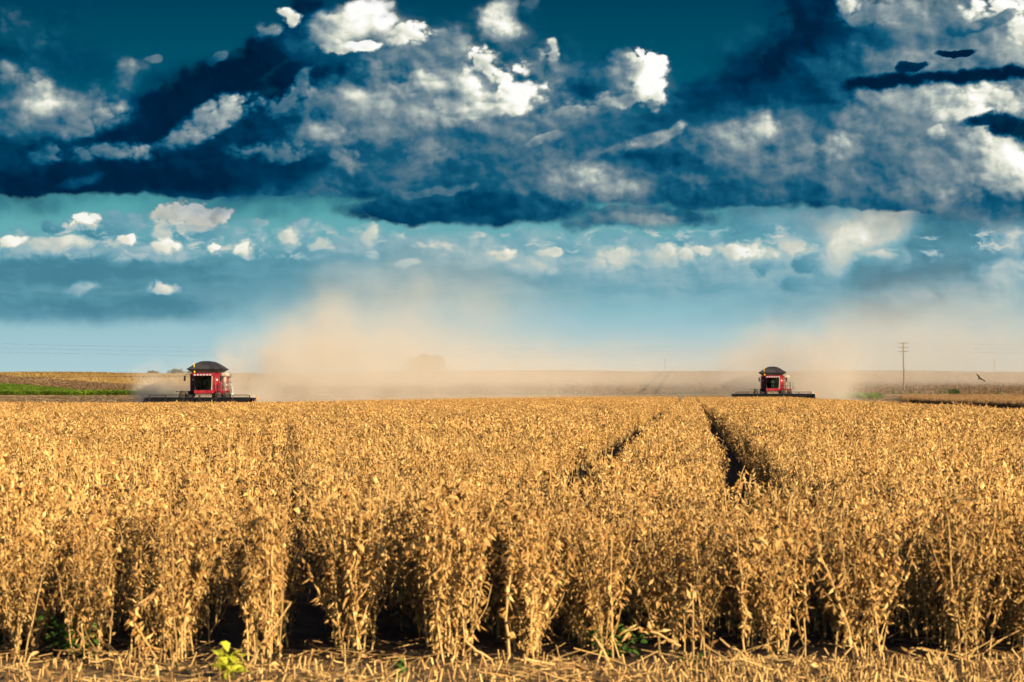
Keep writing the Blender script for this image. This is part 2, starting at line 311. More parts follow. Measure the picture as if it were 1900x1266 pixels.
STOPS = [(0.0, lin(0, 20, 44)), (0.14, lin(0, 36, 66)), (0.25, lin(0, 62, 96)), (0.36, lin(20, 92, 122)), (0.48, lin(84, 118, 136)), (0.60, lin(128, 146, 154)), (0.72, lin(172, 184, 180)), (0.84, lin(222, 224, 208)), (0.94, lin(250, 249, 240)), (1.0, lin(255, 255, 253))]
colb = W.ramp(Bb, STOPS)
STOPF = [(0.0, lin(20, 90, 120)), (0.36, lin(62, 124, 146)), (0.44, lin(86, 146, 166)), (0.52, lin(128, 168, 182)), (0.62, lin(168, 190, 194)), (0.76, lin(206, 208, 196)), (0.9, lin(240, 236, 218)), (1.0, lin(255, 253, 245))]
colf = W.ramp(Bf, STOPF)
far_fade = W.mapr(py, 0.86, 1.5, 0.0, 0.95)
c1 = W.mix(W.m('MULTIPLY', Av, far_fade), clear, colf)
c2 = W.mix(Ak, c1, colb)
c3 = W.mix(Ak, clear, colb)
lum = 1.0 / EXPO
def backdrop(col, k):
    b = W.n('ShaderNodeBackground'); wt.links.new(col, b.inputs[0]); b.inputs[1].default_value = k
    return b.outputs[0]
def mixsh(f, a, b):
    nd = W.n('ShaderNodeMixShader')
    wt.links.new(f, nd.inputs[0]); wt.links.new(a, nd.inputs[1]); wt.links.new(b, nd.inputs[2])
    return nd.outputs[0]
# low band only / both banks / high bank only / empty sky at the horizon: each evaluated only where it stands
low = mixsh(W.m('GREATER_THAN', py, 0.85), backdrop(clear, lum), backdrop(c1, lum))
high = mixsh(W.m('GREATER_THAN', py, 3.75), backdrop(c2, lum), backdrop(c3, lum))
chart = mixsh(W.m('GREATER_THAN', py, 2.55), low, high)
far_sky = backdrop(W.mul(1.0, sky.outputs[0], (0.75, 0.92, 1.0, 1)), 0.05)
inside = W.m('MULTIPLY', W.mapr(W.m('ABSOLUTE', px), 13.0, 20.0, 1.0, 0.0), W.mapr(py, 8.5, 14.0, 1.0, 0.0))
inside = W.m('MULTIPLY', inside, W.m('GREATER_THAN', dy, 0.3))
wo = W.n('ShaderNodeOutputWorld'); wt.links.new(mixsh(inside, far_sky, chart), wo.inputs[0])

# ------------------------------------------------------------------ helpers
def tag(o, label=None, cat=None, group=None, kind=None):
    if label: o['label'] = label
    if cat: o['category'] = cat
    if group: o['group'] = group
    if kind: o['kind'] = kind
    return o

def empty(name, loc=(0, 0, 0), rz=0.0):
    o = bpy.data.objects.new(name, None)
    o.location = loc
    o.rotation_euler = (0, 0, rz)
    o.empty_display_size = 0.2
    COL.objects.link(o)
    return o

def mesh_obj(name, me, parent=None, link=True):
    o = bpy.data.objects.new(name, me)
    if link: COL.objects.link(o)
    if parent: o.parent = parent
    return o

class MB:
    """collects simple shapes into one mesh"""
    def __init__(s):
        s.v, s.f, s.mi = [], [], []
    def add(s, vs, fs, mi=0):
        b = len(s.v)
        s.v.extend([tuple(p) for p in vs])
        s.f.extend([tuple(i + b for i in f) for f in fs])
        s.mi.extend([mi] * len(fs))
    def box(s, x0, x1, y0, y1, z0, z1, mi=0, M=None):
        vs = [Vector(p) for p in ((x0, y0, z0), (x1, y0, z0), (x1, y1, z0), (x0, y1, z0), (x0, y0, z1), (x1, y0, z1), (x1, y1, z1), (x0, y1, z1))]
        if M is not None: vs = [M @ p for p in vs]
        s.add(vs, [(3, 2, 1, 0), (4, 5, 6, 7), (0, 1, 5, 4), (1, 2, 6, 5), (2, 3, 7, 6), (3, 0, 4, 7)], mi)
    def bbox(s, x0, x1, y0, y1, z0, z1, b=0.03, mi=0):
        """box with its edges and corners chamfered"""
        vs = []
        idx = {}
        fs = []
        X, Y, Z = (x0, x1), (y0, y1), (z0, z1)
        sg = (1, -1)
        for i in (0, 1):
            for j in (0, 1):
                for k in (0, 1):
                    ix, iy, iz = X[i] + sg[i] * b, Y[j] + sg[j] * b, Z[k] + sg[k] * b
                    idx[i, j, k, 0] = len(vs); vs.append((X[i], iy, iz))
                    idx[i, j, k, 1] = len(vs); vs.append((ix, Y[j], iz))
                    idx[i, j, k, 2] = len(vs); vs.append((ix, iy, Z[k]))
        bm = bmesh.new()
        for p in vs: bm.verts.new(p)
        r = bmesh.ops.convex_hull(bm, input=bm.verts)
        bm.verts.index_update()
        s.add([v.co.copy() for v in bm.verts], [tuple(v.index for v in f.verts) for f in bm.faces], mi)
        bm.free()
    def tube(s, pts, r, n=8, mi=0, cap=True):
        pts = [Vector(p) for p in pts]
        rs = r if isinstance(r, (list, tuple)) else [r] * len(pts)
        vs, fs = [], []
        for i, p in enumerate(pts):
            a = pts[max(0, i - 1)]; c = pts[min(len(pts) - 1, i + 1)]
            d = (c - a).normalized() if (c - a).length > 1e-9 else Vector((0, 0, 1))
            up = Vector((0, 0, 1)) if abs(d.z) < 0.9 else Vector((1, 0, 0))
            u = d.cross(up).normalized(); w = d.cross(u)
            for k in range(n):
                t = 2 * math.pi * k / n
                vs.append(p + (u * math.cos(t) + w * math.sin(t)) * rs[i])
        for i in range(len(pts) - 1):
            for k in range(n):
                a, b2 = i * n + k, i * n + (k + 1) % n
                fs.append((a, a + n, b2 + n, b2))
        if cap:
            fs.append(tuple(range(n))); fs.append(tuple(reversed(range((len(pts) - 1) * n, len(pts) * n))))
        s.add(vs, fs, mi)
    def prism(s, poly, axis, a, b, mi=0):
        """extrude a 2-D outline along x (outline in y,z) or y (outline in x,z) or z (outline in x,y)"""
        def P(p, t):
            return (t, p[0], p[1]) if axis == 'x' else (p[0], t, p[1]) if axis == 'y' else (p[0], p[1], t)
        n = len(poly)
        vs = [P(p, a) for p in poly] + [P(p, b) for p in poly]
        fs = [(i, (i + 1) % n, n + (i + 1) % n, n + i) for i in range(n)] + [tuple(reversed(range(n))), tuple(range(n, 2 * n))]
        s.add(vs, fs, mi)
    def lathe(s, prof, n=24, axis='x', c=(0, 0, 0), mi=0):
        """prof: (along axis, radius) pairs"""
        vs, fs = [], []
        for (t, r) in prof:
            for k in range(n):
                a = 2 * math.pi * k / n
                q = (t, r * math.cos(a), r * math.sin(a)) if axis == 'x' else (r * math.cos(a), t, r * math.sin(a)) if axis == 'y' else (r * math.cos(a), r * math.sin(a), t)
                vs.append((q[0] + c[0], q[1] + c[1], q[2] + c[2]))
        for i in range(len(prof) - 1):
            for k in range(n):
                fs.append((i * n + k, i * n + (k + 1) % n, (i + 1) * n + (k + 1) % n, (i + 1) * n + k))
        fs.append(tuple(reversed(range(n)))); fs.append(tuple(range((len(prof) - 1) * n, len(prof) * n)))
        s.add(vs, fs, mi)
    def mesh(s, name, mats, smooth=False, fix=True):
        me = bpy.data.meshes.new(name)
        me.from_pydata(s.v, [], s.f)
        for m_ in (mats if isinstance(mats, (list, tuple)) else [mats]): me.materials.append(m_)
        me.polygons.foreach_set('material_index', s.mi)
        if fix:
            bm = bmesh.new(); bm.from_mesh(me)
            bmesh.ops.recalc_face_normals(bm, faces=bm.faces)
            bm.to_mesh(me); bm.free()
        if smooth: me.polygons.foreach_set('use_smooth', [True] * len(me.polygons))
        me.update()
        return me
    def build(s, name, mats, parent=None, smooth=False):
        return mesh_obj(name, s.mesh(name, mats, smooth), parent)

def sm(a, b, x):
    t = np.clip((x - a) / (b - a), 0, 1)
    return t * t * (3 - 2 * t)

def gz(x, y):
    """height of the land"""
    x = np.asarray(x, float); y = np.asarray(y, float)
    s0 = 310 + 100 * sm(-50, -15, x)
    z = 0.95 * sm(s0, s0 + 95, y)
    yy = np.clip(y - 505, 0, None)
    up = 0.0118 * np.minimum(yy, 820) - 0.0000022 * np.clip(yy - 400, 0, 420) ** 2
    und = sm(600, 1200, y) * (0.55 * np.sin(x * 0.013 + 0.6) + 0.35 * np.sin(x * 0.031 + 2.0) + 0.16 * np.sin(x * 0.083))
    down = -0.012 * np.clip(yy - 880, 0, 700)
    z = z + up + und * (1 - sm(1500, 2200, y)) + down
    z = z - 0.30 * np.exp(-((x + 33) / 24) ** 2 - ((y - 296) / 75) ** 2)
    return z
def gzf(x, y): return float(gz(x, y))

def at(pxl, Y, row=None, lift=0.0):
    """point at distance Y seen at photo column pxl, on the land (or at a photo row)"""
    x = (pxl - 950) / FPX * Y
    z = gzf(x, Y) + lift if row is None else EYE + (HOR - row) * Y / FPX
    return Vector((x, Y, z))

def new_mat(name):
    m = bpy.data.materials.new(name)
    m.use_nodes = True
    t = m.node_tree
    t.nodes.clear()
    N = NT(t)
    out = N.n('ShaderNodeOutputMaterial')
    b = N.n('ShaderNodeBsdfPrincipled')
    t.links.new(b.outputs[0], out.inputs[0])
    return m, N, b, out

def simple(name, rgb, rough=0.5, metal=0.0, var=0.12, scale=3.0, spec=0.4, dust=0.0, bump=0.0):
    """plain paint / metal / rubber with worn, uneven colour and a film of field dust"""
    m, N, b, out = new_mat(name)
    tc = N.n('ShaderNodeTexCoord').outputs['Object']
    nz = N.noise(tc, scale, 5, 0.6)
    f = N.mapr(nz, 0.3, 0.7, 1 - var, 1 + var)
    col = N.v('SCALE', (*rgb,), scale=f)
    if dust:
        d = N.mapr(N.noise(tc, scale * 0.7, 4, 0.65), 0.35, 0.75, 0.0, dust)
        col = N.mix(d, col, (0.42, 0.30, 0.17, 1))
    N.put(b.inputs['Base Color'], col)
    b.inputs['Metallic'].default_value = metal
    N.put(b.inputs['Roughness'], N.mapr(nz, 0.3, 0.7, max(0.05, rough - 0.1), min(1, rough + 0.12)))
    b.inputs['Specular IOR Level'].default_value = spec
    if bump:
        bp = N.n('ShaderNodeBump'); bp.inputs['Strength'].default_value = bump
        N.put(bp.inputs['Height'], N.noise(tc, scale * 12, 3, 0.6))
        N.t.links.new(bp.outputs[0], b.inputs['Normal'])
    return m

# ------------------------------------------------------------------ where the standing crop is
TS = 0.063                                   # the combines and the sprayer tracks all run along this slope
FRONT, BACK = 16.0, 425.0
def in_crop(x, y, inset=0.0):
    left = np.where(y < 290.0, -37.7 - TS * (293 - y), -26.1 + TS * (y - 293))
    right = np.where(y < 388.5, 41.5 - (TS + 0.0062) * (391 - y), 30.0 + TS * (y - 391))
    return (x > left) & (x < right - inset) & (y < BACK)
def in_strip(x, y, inset=0.0):
    """the uncut piece beyond the narrow lane on the right"""
    lim = np.where(y < 301, TS * y + 23.6, 42.56 + (y - 301) * 0.1217)
    return (x > lim + inset) & (y > 60) & (y < 455)
def on_track(x, y, w=0.2):
    open_ = 0.14 * sm(48, 28, y)
    a = (np.abs(x - (TS * y - 1.42)) < w + 0.24 - open_ * 0.3) & (y > 22.0)
    b = (np.abs(x - (TS * y + 0.66)) < w + open_) & (y > 22.6)
    return a | b

def hill_colour(N, pos, x, y):
    # the far hill: bands of ripe crop and stubble, seen along their length
    nh = N.noise(N.v('MULTIPLY', pos, (0.02, 0.004, 0.0)), 1.0, 4, 0.55)
    u = N.m('DIVIDE', x, N.m('MAXIMUM', y, 1.0))
    gold = (0.47, 0.30, 0.10, 1); brown = (0.26, 0.165, 0.085, 1); tan = (0.33, 0.215, 0.115, 1)
    wob = N.m('MULTIPLY', N.m('SUBTRACT', nh, 0.5), 160.0)
    yw = N.m('ADD', y, wob)
    ramp_ = N.m('MAXIMUM', N.m('DIVIDE', N.m('SUBTRACT', -0.118, u), 0.062), 0.0)
    edge = N.m('MULTIPLY_ADD', N.m('MULTIPLY', ramp_, ramp_), 400.0, 650.0)
    hill = N.mix(N.mapr(N.m('SUBTRACT', yw, edge), -25, 25), brown, gold)
    dk = N.m('SUBTRACT', yw, N.m('MULTIPLY_ADD', ramp_, -110.0, 1010.0))
    hill = N.mix(N.m('MULTIPLY', N.mapr(dk, -50, -20), N.mapr(dk, 70, 25)), hill, brown)
    hill = N.mix(N.mapr(yw, 1180, 1240, 0.0, 0.35), hill, (0.36, 0.24, 0.10, 1))
    hill = N.mix(N.mapr(u, -0.115, -0.05), hill, N.mix(N.mapr(y, 520, 1000), (0.31, 0.20, 0.108, 1), tan))
    spk = N.mapr(N.noise(N.v('MULTIPLY', pos, (0.8, 0.10, 0.0)), 1.0, 5, 0.7), 0.25, 0.75, 0.84, 1.14)
    rows = N.mapr(N.noise(N.v('MULTIPLY', N.xyz(N.m('SUBTRACT', x, N.m('MULTIPLY', y, 0.02)), y, 0.0), (0.45, 0.004, 0.0)), 1.0, 2, 0.5), 0.3, 0.7, 0.86, 1.12)
    hill = N.v('SCALE', hill, scale=N.m('MULTIPLY', spk, rows))
    # two wheel tracks climbing the hill
    for (xa, ya, xb, yb) in ((22.5, 505, 71.5, 1340), (25.4, 505, 74.8, 1340)):
        s_ = (xb - xa) / (yb - ya)
        dd = N.m('ABSOLUTE', N.m('SUBTRACT', x, N.m('ADD', N.m('MULTIPLY', N.m('SUBTRACT', y, ya), s_), xa)))
        hill = N.mix(N.mapr(dd, 0.25, 0.75, 0.75, 0.0), hill, (0.05, 0.035, 0.022, 1))
    return hill

# ------------------------------------------------------------------ the land, one sheet to the horizon
def build_land():
    ys = np.concatenate([np.arange(2, 30, 1.0), np.arange(30, 120, 3.0), np.arange(120, 640, 5.0), np.arange(640, 1500, 20.0), np.arange(1500, 3200, 100.0), np.arange(3200, 9001, 400.0)])
    half = np.concatenate([np.linspace(0, 1, 60) ** 1.0])
    us = np.concatenate([-half[::-1][:-1], half])
    V, F = [], []
    nx = len(us)
    for y in ys:
        w = 30 + 0.45 * y
        xs = us * w
        z = gz(xs, np.full(nx, y))
        V.append(np.stack([xs, np.full(nx, y), z], 1))
    V = np.concatenate(V)
    ny = len(ys)
    for j in range(ny - 1):
        for i in range(nx - 1):
            a = j * nx + i
            F.append((a, a + 1, a + nx + 1, a + nx))
    me = bpy.data.meshes.new("ground")
    me.from_pydata(V.tolist(), [], F)
    me.polygons.foreach_set('use_smooth', [True] * len(F))
    m, N, b, out = new_mat("field_soil")
    pos = N.n('ShaderNodeNewGeometry').outputs['Position']
    x, y, z = N.sep(pos)
    # stubble and straw: fine speckle
    n1 = N.noise(pos, 9.0, 5, 0.7); n2 = N.noise(pos, 0.35, 4, 0.6); n3 = N.noise(pos, 60.0, 3, 0.6)
    straw = N.ramp(N.m('ADD', N.m('MULTIPLY', n1, 0.6), N.m('MULTIPLY', n3, 0.4)), [(0.3, (0.06, 0.04, 0.022)), (0.5, (0.22, 0.145, 0.07)), (0.68, (0.42, 0.29, 0.13))])
    stub = N.ramp(N.m('ADD', N.m('MULTIPLY', n1, 0.5), N.m('MULTIPLY', n2, 0.5)), [(0.3, (0.26, 0.175, 0.10)), (0.7, (0.44, 0.31, 0.17))])
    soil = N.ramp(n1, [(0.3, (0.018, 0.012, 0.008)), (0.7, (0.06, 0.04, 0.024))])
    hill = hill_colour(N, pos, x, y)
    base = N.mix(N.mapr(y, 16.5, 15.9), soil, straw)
    # crop floor is dark earth, cut ground is stubble
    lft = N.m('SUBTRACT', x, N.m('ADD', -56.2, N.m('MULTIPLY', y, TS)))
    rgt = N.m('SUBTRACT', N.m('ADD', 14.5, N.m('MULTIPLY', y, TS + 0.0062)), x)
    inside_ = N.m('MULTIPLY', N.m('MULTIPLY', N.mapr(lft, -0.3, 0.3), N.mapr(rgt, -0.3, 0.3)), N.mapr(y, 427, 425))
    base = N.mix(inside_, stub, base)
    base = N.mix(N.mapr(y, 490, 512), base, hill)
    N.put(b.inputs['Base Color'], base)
    b.inputs['Roughness'].default_value = 0.95
    b.inputs['Specular IOR Level'].default_value = 0.1
    bp = N.n('ShaderNodeBump'); bp.inputs['Strength'].default_value = 0.6; bp.inputs['Distance'].default_value = 0.05
    N.put(bp.inputs['Height'], n1)
    N.t.links.new(bp.outputs[0], b.inputs['Normal'])
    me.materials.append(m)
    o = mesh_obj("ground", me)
    tag(o, kind='structure')
    return o
build_land()

# ------------------------------------------------------------------ ripe soybean crop
def crop_mat(name, lo, mid, hi, trans=0.0):
    m, N, b, out = new_mat(name)
    g = N.n('ShaderNodeNewGeometry')
    oi = N.n('ShaderNodeObjectInfo')
    rnd = g.outputs['Random Per Island']
    tc = N.n('ShaderNodeTexCoord').outputs['Object']
    n = N.noise(tc, 40.0, 3, 0.6)
    f = N.m('ADD', N.m('MULTIPLY', rnd, 0.75), N.m('MULTIPLY', n, 0.3))
    col = N.ramp(f, [(0.08, lo), (0.45, mid), (0.95, hi)])
    # broad patches of riper and duller plants across the field
    patch = N.noise(N.v('MULTIPLY', g.outputs['Position'], (0.35, 0.12, 0.0)), 1.0, 3, 0.6)
    plant = N.mapr(oi.outputs['Random'], 0.0, 1.0, 0.70, 1.32, smooth=False)       # some plants riper and browner than others
    col = N.v('SCALE', col, scale=N.m('MULTIPLY', plant, N.mapr(patch, 0.3, 0.7, 0.80, 1.18)))
    N.put(b.inputs['Base Color'], col)
    b.inputs['Roughness'].default_value = 0.75
    b.inputs['Specular IOR Level'].default_value = 0.22
    if trans:
        tr = N.n('ShaderNodeBsdfTranslucent'); N.put(tr.inputs[0], col)
        mx = N.n('ShaderNodeMixShader'); mx.inputs[0].default_value = trans
        N.t.links.new(b.outputs[0], mx.inputs[1]); N.t.links.new(tr.outputs[0], mx.inputs[2]); N.t.links.new(mx.outputs[0], out.inputs[0])
    return m
M_pod = crop_mat("dry_pod", (0.13, 0.055, 0.014), (0.44, 0.226, 0.060), (0.80, 0.51, 0.18), 0.04)
M_stem = crop_mat("dry_stem", (0.30, 0.17, 0.06), (0.54, 0.33, 0.11), (0.68, 0.45, 0.17))
M_straw = crop_mat("cut_straw", (0.07, 0.035, 0.014), (0.34, 0.19, 0.06), (0.72, 0.47, 0.17))
M_green = crop_mat("green_leaf", (0.06, 0.13, 0.012), (0.16, 0.27, 0.018), (0.34, 0.42, 0.03), 0.3)
M_lime = crop_mat("yellow_green_leaf", (0.28, 0.34, 0.02), (0.50, 0.52, 0.03), (0.62, 0.60, 0.05), 0.3)
M_weed = crop_mat("weed_leaf", (0.03, 0.08, 0.012), (0.06, 0.14, 0.02), (0.11, 0.2, 0.03), 0.25)

M_clod = crop_mat("earth_clod", (0.03, 0.02, 0.012), (0.07, 0.045, 0.027), (0.12, 0.08, 0.05))

rnd = random.Random(11)
def rvec(r=1.0):
    return Vector((rnd.uniform(-r, r), rnd.uniform(-r, r), rnd.uniform(-r, r)))

def pod(mb, p, d, l, w, t, mi=0):
    """a flattened, slightly curved bean pod"""
    d = d.normalized()
    a = d.cross(Vector((0, 0, 1)) + rvec(0.6)).normalized()
    c = d.cross(a)
    bend = c * l * rnd.uniform(-0.18, 0.18)
    q = p + d * l * 0.45 + bend
    tip = p + d * l
    vs = [p, q + a * w, q + c * t, q - a * w, q - c * t, tip]
    mb.add(vs, [(0, 2, 1), (0, 3, 2), (0, 4, 3), (0, 1, 4), (5, 1, 2), (5, 2, 3), (5, 3, 4), (5, 4, 1)], mi)

def leaf(mb, p, d, l, w, mi=0, curl=0.5):
    """a dry leaf, folded along its midrib and curling at the tip"""
    d = d.normalized()
    a = d.cross(Vector((0, 0, 1)) + rvec(0.5)).normalized()
    c = a.cross(d)
    pts = []
    for i, (s_, ww) in enumerate(((0, 0.12), (0.35, 1.0), (0.75, 0.75), (1.0, 0.08))):
        cen = p + d * l * s_ - Vector((0, 0, 1)) * l * curl * s_ * s_
        f_ = c * w * 0.35 * ww
        pts += [cen - a * w * ww + f_, cen, cen + a * w * ww + f_]
    fs = []
    for i in range(3):
        b_ = i * 3
        fs += [(b_, b_ + 1, b_ + 4, b_ + 3), (b_ + 1, b_ + 2, b_ + 5, b_ + 4)]
    mb.add(pts, fs, mi)

def soy(st, fo, ox, oy, h, nb, podstep, zmin=0.0, ps=1.0, lean=None, leaves=6, spread=0.21):
    """one ripe plant: main stem, branches, pods at every node and a few withered leaves"""
    ln = lean if lean is not None else Vector((rnd.gauss(0, 0.09), rnd.gauss(0, 0.09), 0))
    def axis(t, base, dr, L, bow):
        return base + dr * (L * t) + Vector((0, 0, 1)) * (bow * L * t * t)
    axes = []
    base = Vector((ox, oy, 0))
    dr = (Vector((0, 0, 1)) + ln).normalized()
    axes.append((base, dr, h, 0.0, 0.0055))
    for k in range(nb):
        t0 = rnd.uniform(0.06, 0.62)
        b0 = base + dr * h * t0
        ang = rnd.uniform(0, 2 * math.pi)
        o = Vector((math.cos(ang), math.sin(ang), 0))
        bd = (o * rnd.uniform(0.2, 0.95) * spread / 0.3 + Vector((0, 0, 1))).normalized()
        axes.append((b0, bd, h * rnd.uniform(0.35, 0.75) * (1 - t0 * 0.5), 0.12, 0.0035))
    for (b0, bd, L_, bow, r) in axes:
        n = 6
        pts = [axis(i / n, b0, bd, L_, bow) + rvec(0.011) * (i > 0) for i in range(n + 1)]
        if st is not None:
            st.tube(pts, [r * (1 - 0.55 * i / n) for i in range(n + 1)], 4, cap=False)
        s_ = 0.06
        while s_ < L_:
            p = axis(s_ / L_, b0, bd, L_, bow)
            hz = p.z / max(h, 0.1)
            if p.z > zmin and rnd.random() < 0.55 + 0.5 * hz:
                for q in range(rnd.choice((1, 2, 2, 3))):
                    ang = rnd.uniform(0, 2 * math.pi)
                    d = Vector((math.cos(ang), math.sin(ang), rnd.choice((-1, -1, 1)) * rnd.uniform(0.2, 2.0)))
                    pod(fo, p + d * 0.006, d, rnd.uniform(0.040, 0.080) * ps, rnd.uniform(0.009, 0.0145) * ps, rnd.uniform(0.005, 0.008) * ps)
            s_ += podstep * rnd.uniform(0.7, 1.3)
    for k in range(leaves):
        a_ = rnd.choice(axes)
        p = axis(rnd.uniform(0.35, 1.0), a_[0], a_[1], a_[2], a_[3])
        if p.z < zmin: continue
        ang = rnd.uniform(0, 2 * math.pi)
        leaf(fo, p, Vector((math.cos(ang), math.sin(ang), rnd.uniform(-0.3, 0.6))), rnd.uniform(0.045, 0.095) * ps, rnd.uniform(0.015, 0.028) * ps, curl=rnd.uniform(0.2, 0.9))

variants = bpy.data.collections.new("crop_variants")
near_parts = []
NV_NEAR, NV_MID, NV_FAR = 16, 10, 10
for i in range(NV_NEAR):
    st, fo = MB(), MB()
    soy(st, fo, 0, 0, rnd.uniform(0.70, 0.88), rnd.choice((2, 3, 4, 4)), 0.034, ps=0.84, leaves=7)
    ms, mf = st.mesh("stem", M_stem, fix=False), fo.mesh("pods_and_leaves", M_pod, fix=False)
    near_parts.append((ms, mf))
    al = MB()
    al.add(st.v, st.f, 0); al.add(fo.v, fo.f, 1)
    o = bpy.data.objects.new("a_plant_%02d" % i, al.mesh("soybean_plant", [M_stem, M_pod], fix=False))
    variants.objects.link(o)
for i in range(NV_MID):
    al = MB(); st, fo = MB(), MB()
    for k in range(5):
        soy(st, fo, rnd.gauss(0, 0.03), -0.25 + 0.1 * (k + 0.5) + rnd.uniform(-0.03, 0.03), rnd.uniform(0.68, 0.90), 3, 0.05, zmin=0.25, ps=1.15, leaves=9, spread=0.26)
    al.add(st.v, st.f, 0); al.add(fo.v, fo.f, 1)
    variants.objects.link(bpy.data.objects.new("b_clump_%02d" % i, al.mesh("soybean_clump", [M_stem, M_pod], fix=False)))
for i in range(NV_FAR):
    al = MB(); fo = MB()
    for rr in (-0.25, 0.25):
        for k in range(6):
            soy(None, fo, rr + rnd.gauss(0, 0.04), -0.5 + (k + 0.5) / 6 + rnd.uniform(-0.05, 0.05), rnd.uniform(0.66, 0.92), 2, 0.09, zmin=0.36, ps=1.7, leaves=4, spread=0.36)
    al.add(fo.v, fo.f, 0)
    variants.objects.link(bpy.data.objects.new("c_patch_%02d" % i, al.mesh("soybean_patch", [M_pod], fix=False)))

M_brown = crop_mat("brown_pod", (0.10, 0.048, 0.018), (0.30, 0.165, 0.065), (0.48, 0.30, 0.13), 0.04)
NV_BR = 6
for i in range(NV_BR):
    al = MB(); fo = MB()
    for rr in (-0.25, 0.25):
        for k in range(6):
            soy(None, fo, rr + rnd.gauss(0, 0.04), -0.5 + (k + 0.5) / 6, rnd.uniform(0.70, 0.84), 2, 0.09, zmin=0.2, ps=1.5, leaves=4, spread=0.3)
    al.add(fo.v, fo.f, 0)
    variants.objects.link(bpy.data.objects.new("d_brown_%02d" % i, al.mesh("brown_soybean_patch", [M_brown], fix=False)))

def scatter_tree(name, coll):
    t = bpy.data.node_groups.new(name, 'GeometryNodeTree')
    t.interface.new_socket("Geometry", in_out='INPUT', socket_type='NodeSocketGeometry')
    t.interface.new_socket("Geometry", in_out='OUTPUT', socket_type='NodeSocketGeometry')
    N = NT(t)
    gi, go = N.n('NodeGroupInput'), N.n('NodeGroupOutput')
    ci = N.n('GeometryNodeCollectionInfo')
    ci.inputs['Collection'].default_value = coll
    ci.inputs['Separate Children'].default_value = True
    ci.inputs['Reset Children'].default_value = True
    ip = N.n('GeometryNodeInstanceOnPoints')
    ip.inputs['Pick Instance'].default_value = True
    def attr(nm, typ):
        a = N.n('GeometryNodeInputNamedAttribute', data_type=typ); a.inputs['Name'].default_value = nm
        return a.outputs['Attribute']
    t.links.new(gi.outputs[0], ip.inputs['Points'])
    t.links.new(ci.outputs[0], ip.inputs['Instance'])
    t.links.new(attr('vi', 'INT'), ip.inputs['Instance Index'])
    t.links.new(attr('rot', 'FLOAT_VECTOR'), ip.inputs['Rotation'])
    t.links.new(attr('scl', 'FLOAT_VECTOR'), ip.inputs['Scale'])
    t.links.new(ip.outputs[0], go.inputs[0])
    return t

def scatter(name, pts, vi, rot, scl, coll):
    me = bpy.data.meshes.new(name)
    me.vertices.add(len(pts))
    me.vertices.foreach_set('co', np.asarray(pts, np.float32).ravel())
    a = me.attributes.new('vi', 'INT', 'POINT'); a.data.foreach_set('value', np.asarray(vi, np.int32))
    a = me.attributes.new('rot', 'FLOAT_VECTOR', 'POINT'); a.data.foreach_set('vector', np.asarray(rot, np.float32).ravel())
    a = me.attributes.new('scl', 'FLOAT_VECTOR', 'POINT'); a.data.foreach_set('vector', np.asarray(scl, np.float32).ravel())
    o = mesh_obj(name, me)
    md = o.modifiers.new("scatter", 'NODES')
    md.node_group = scatter_tree(name, coll)
    return o

rng = np.random.default_rng(5)
RS = -0.0815                                  # slope of the sown rows
def hvar(x, y):
    """slow waves of taller and shorter growth"""
    return (1 + 0.11 * np.sin(x * 1.3 + y * 0.5) * np.sin(y * 0.8 - x * 0.6) + 0.05 * np.sin(x * 1.9 + 0.7 * np.sin(y * 0.21)) * np.sin(y * 0.33 + x * 0.4) + 0.04 * np.sin(x * 0.7 + 1.3) * np.sin(y * 0.11 + 2)
            + 0.05 * np.sin(x * 4.1 + y * 0.9))

P_, VI_, RO_, SC_ = [], [], [], []
def farh(x, y):
    """shorter growth in the low ground at the far end"""
    return 1 - sm(120, 260, y) * (0.20 - 0.13 * sm(-25, 20, x))
def push(x, y, vi, rz, tilt, s, szm=1.0):
    n = len(x)
    z = gz(x, y)
    edge_ = 14.44 + (TS + 0.0062) * y - x          # thinner, shorter plants along the lane
    s = s * 1.0; szm = szm * (1 - 0.20 * sm(90, 120, y) * sm(4.5, 1.0, edge_) * (edge_ > -0.5))
    P_.append(np.stack([x, y, z], 1)); VI_.append(vi)
    RO_.append(np.stack([rng.normal(0, tilt, n), rng.normal(0, tilt, n), rz], 1))
    SC_.append(np.stack([s, s, s * szm], 1))

front_plants = []
gapkill = lambda x, y: rng.random(len(x)) < 0.02
# near rows, plant by plant
for i in range(-80, 81):
    rx = 0.5 * i + 0.13
    y0 = FRONT + abs(rng.normal(0, 0.28)) + 0.12 * math.sin(rx * 0.8)
    y = np.arange(y0, 46.0, 0.065) 
    y = y + rng.uniform(-0.02, 0.02, len(y))
    x = rx + RS * (y - FRONT) + 0.06 * np.sin(y * 0.9 + i) + rng.normal(0, 0.06, len(y)) + (rng.random(len(y)) < 0.14) * rng.normal(0, 0.15, len(y))
    k = (np.abs(x) < 0.18 * 1.12 * y + 2.2) & in_crop(x, y) & ~on_track(x, y, 0.34) & ~gapkill(x, y)
    # a thin, poorly sown row leaves the dark seam left of the middle
    if i == -3:
        k &= (rng.random(len(y)) < np.where(y > 18.2, 0.12, 0.7))
    x, y = x[k], y[k]
    n = len(x)
    if n == 0: continue
    vi = rng.integers(0, NV_NEAR, n)
    s = rng.uniform(0.88, 1.1, n) * hvar(x, y)
    rz = rng.uniform(0, 6.283, n)
    fr = (y < y0 + 1.65) & (np.abs(x) < 0.18 * y + 0.06)
    for a in np.nonzero(fr)[0]:
        front_plants.append((y[a], x[a], vi[a], rz[a], s[a]))
    k2 = ~fr
    push(x[k2], y[k2], vi[k2], rz[k2], 0.07, s[k2])
front_plants.sort()
extra = front_plants[300:]
front_plants = front_plants[:300]
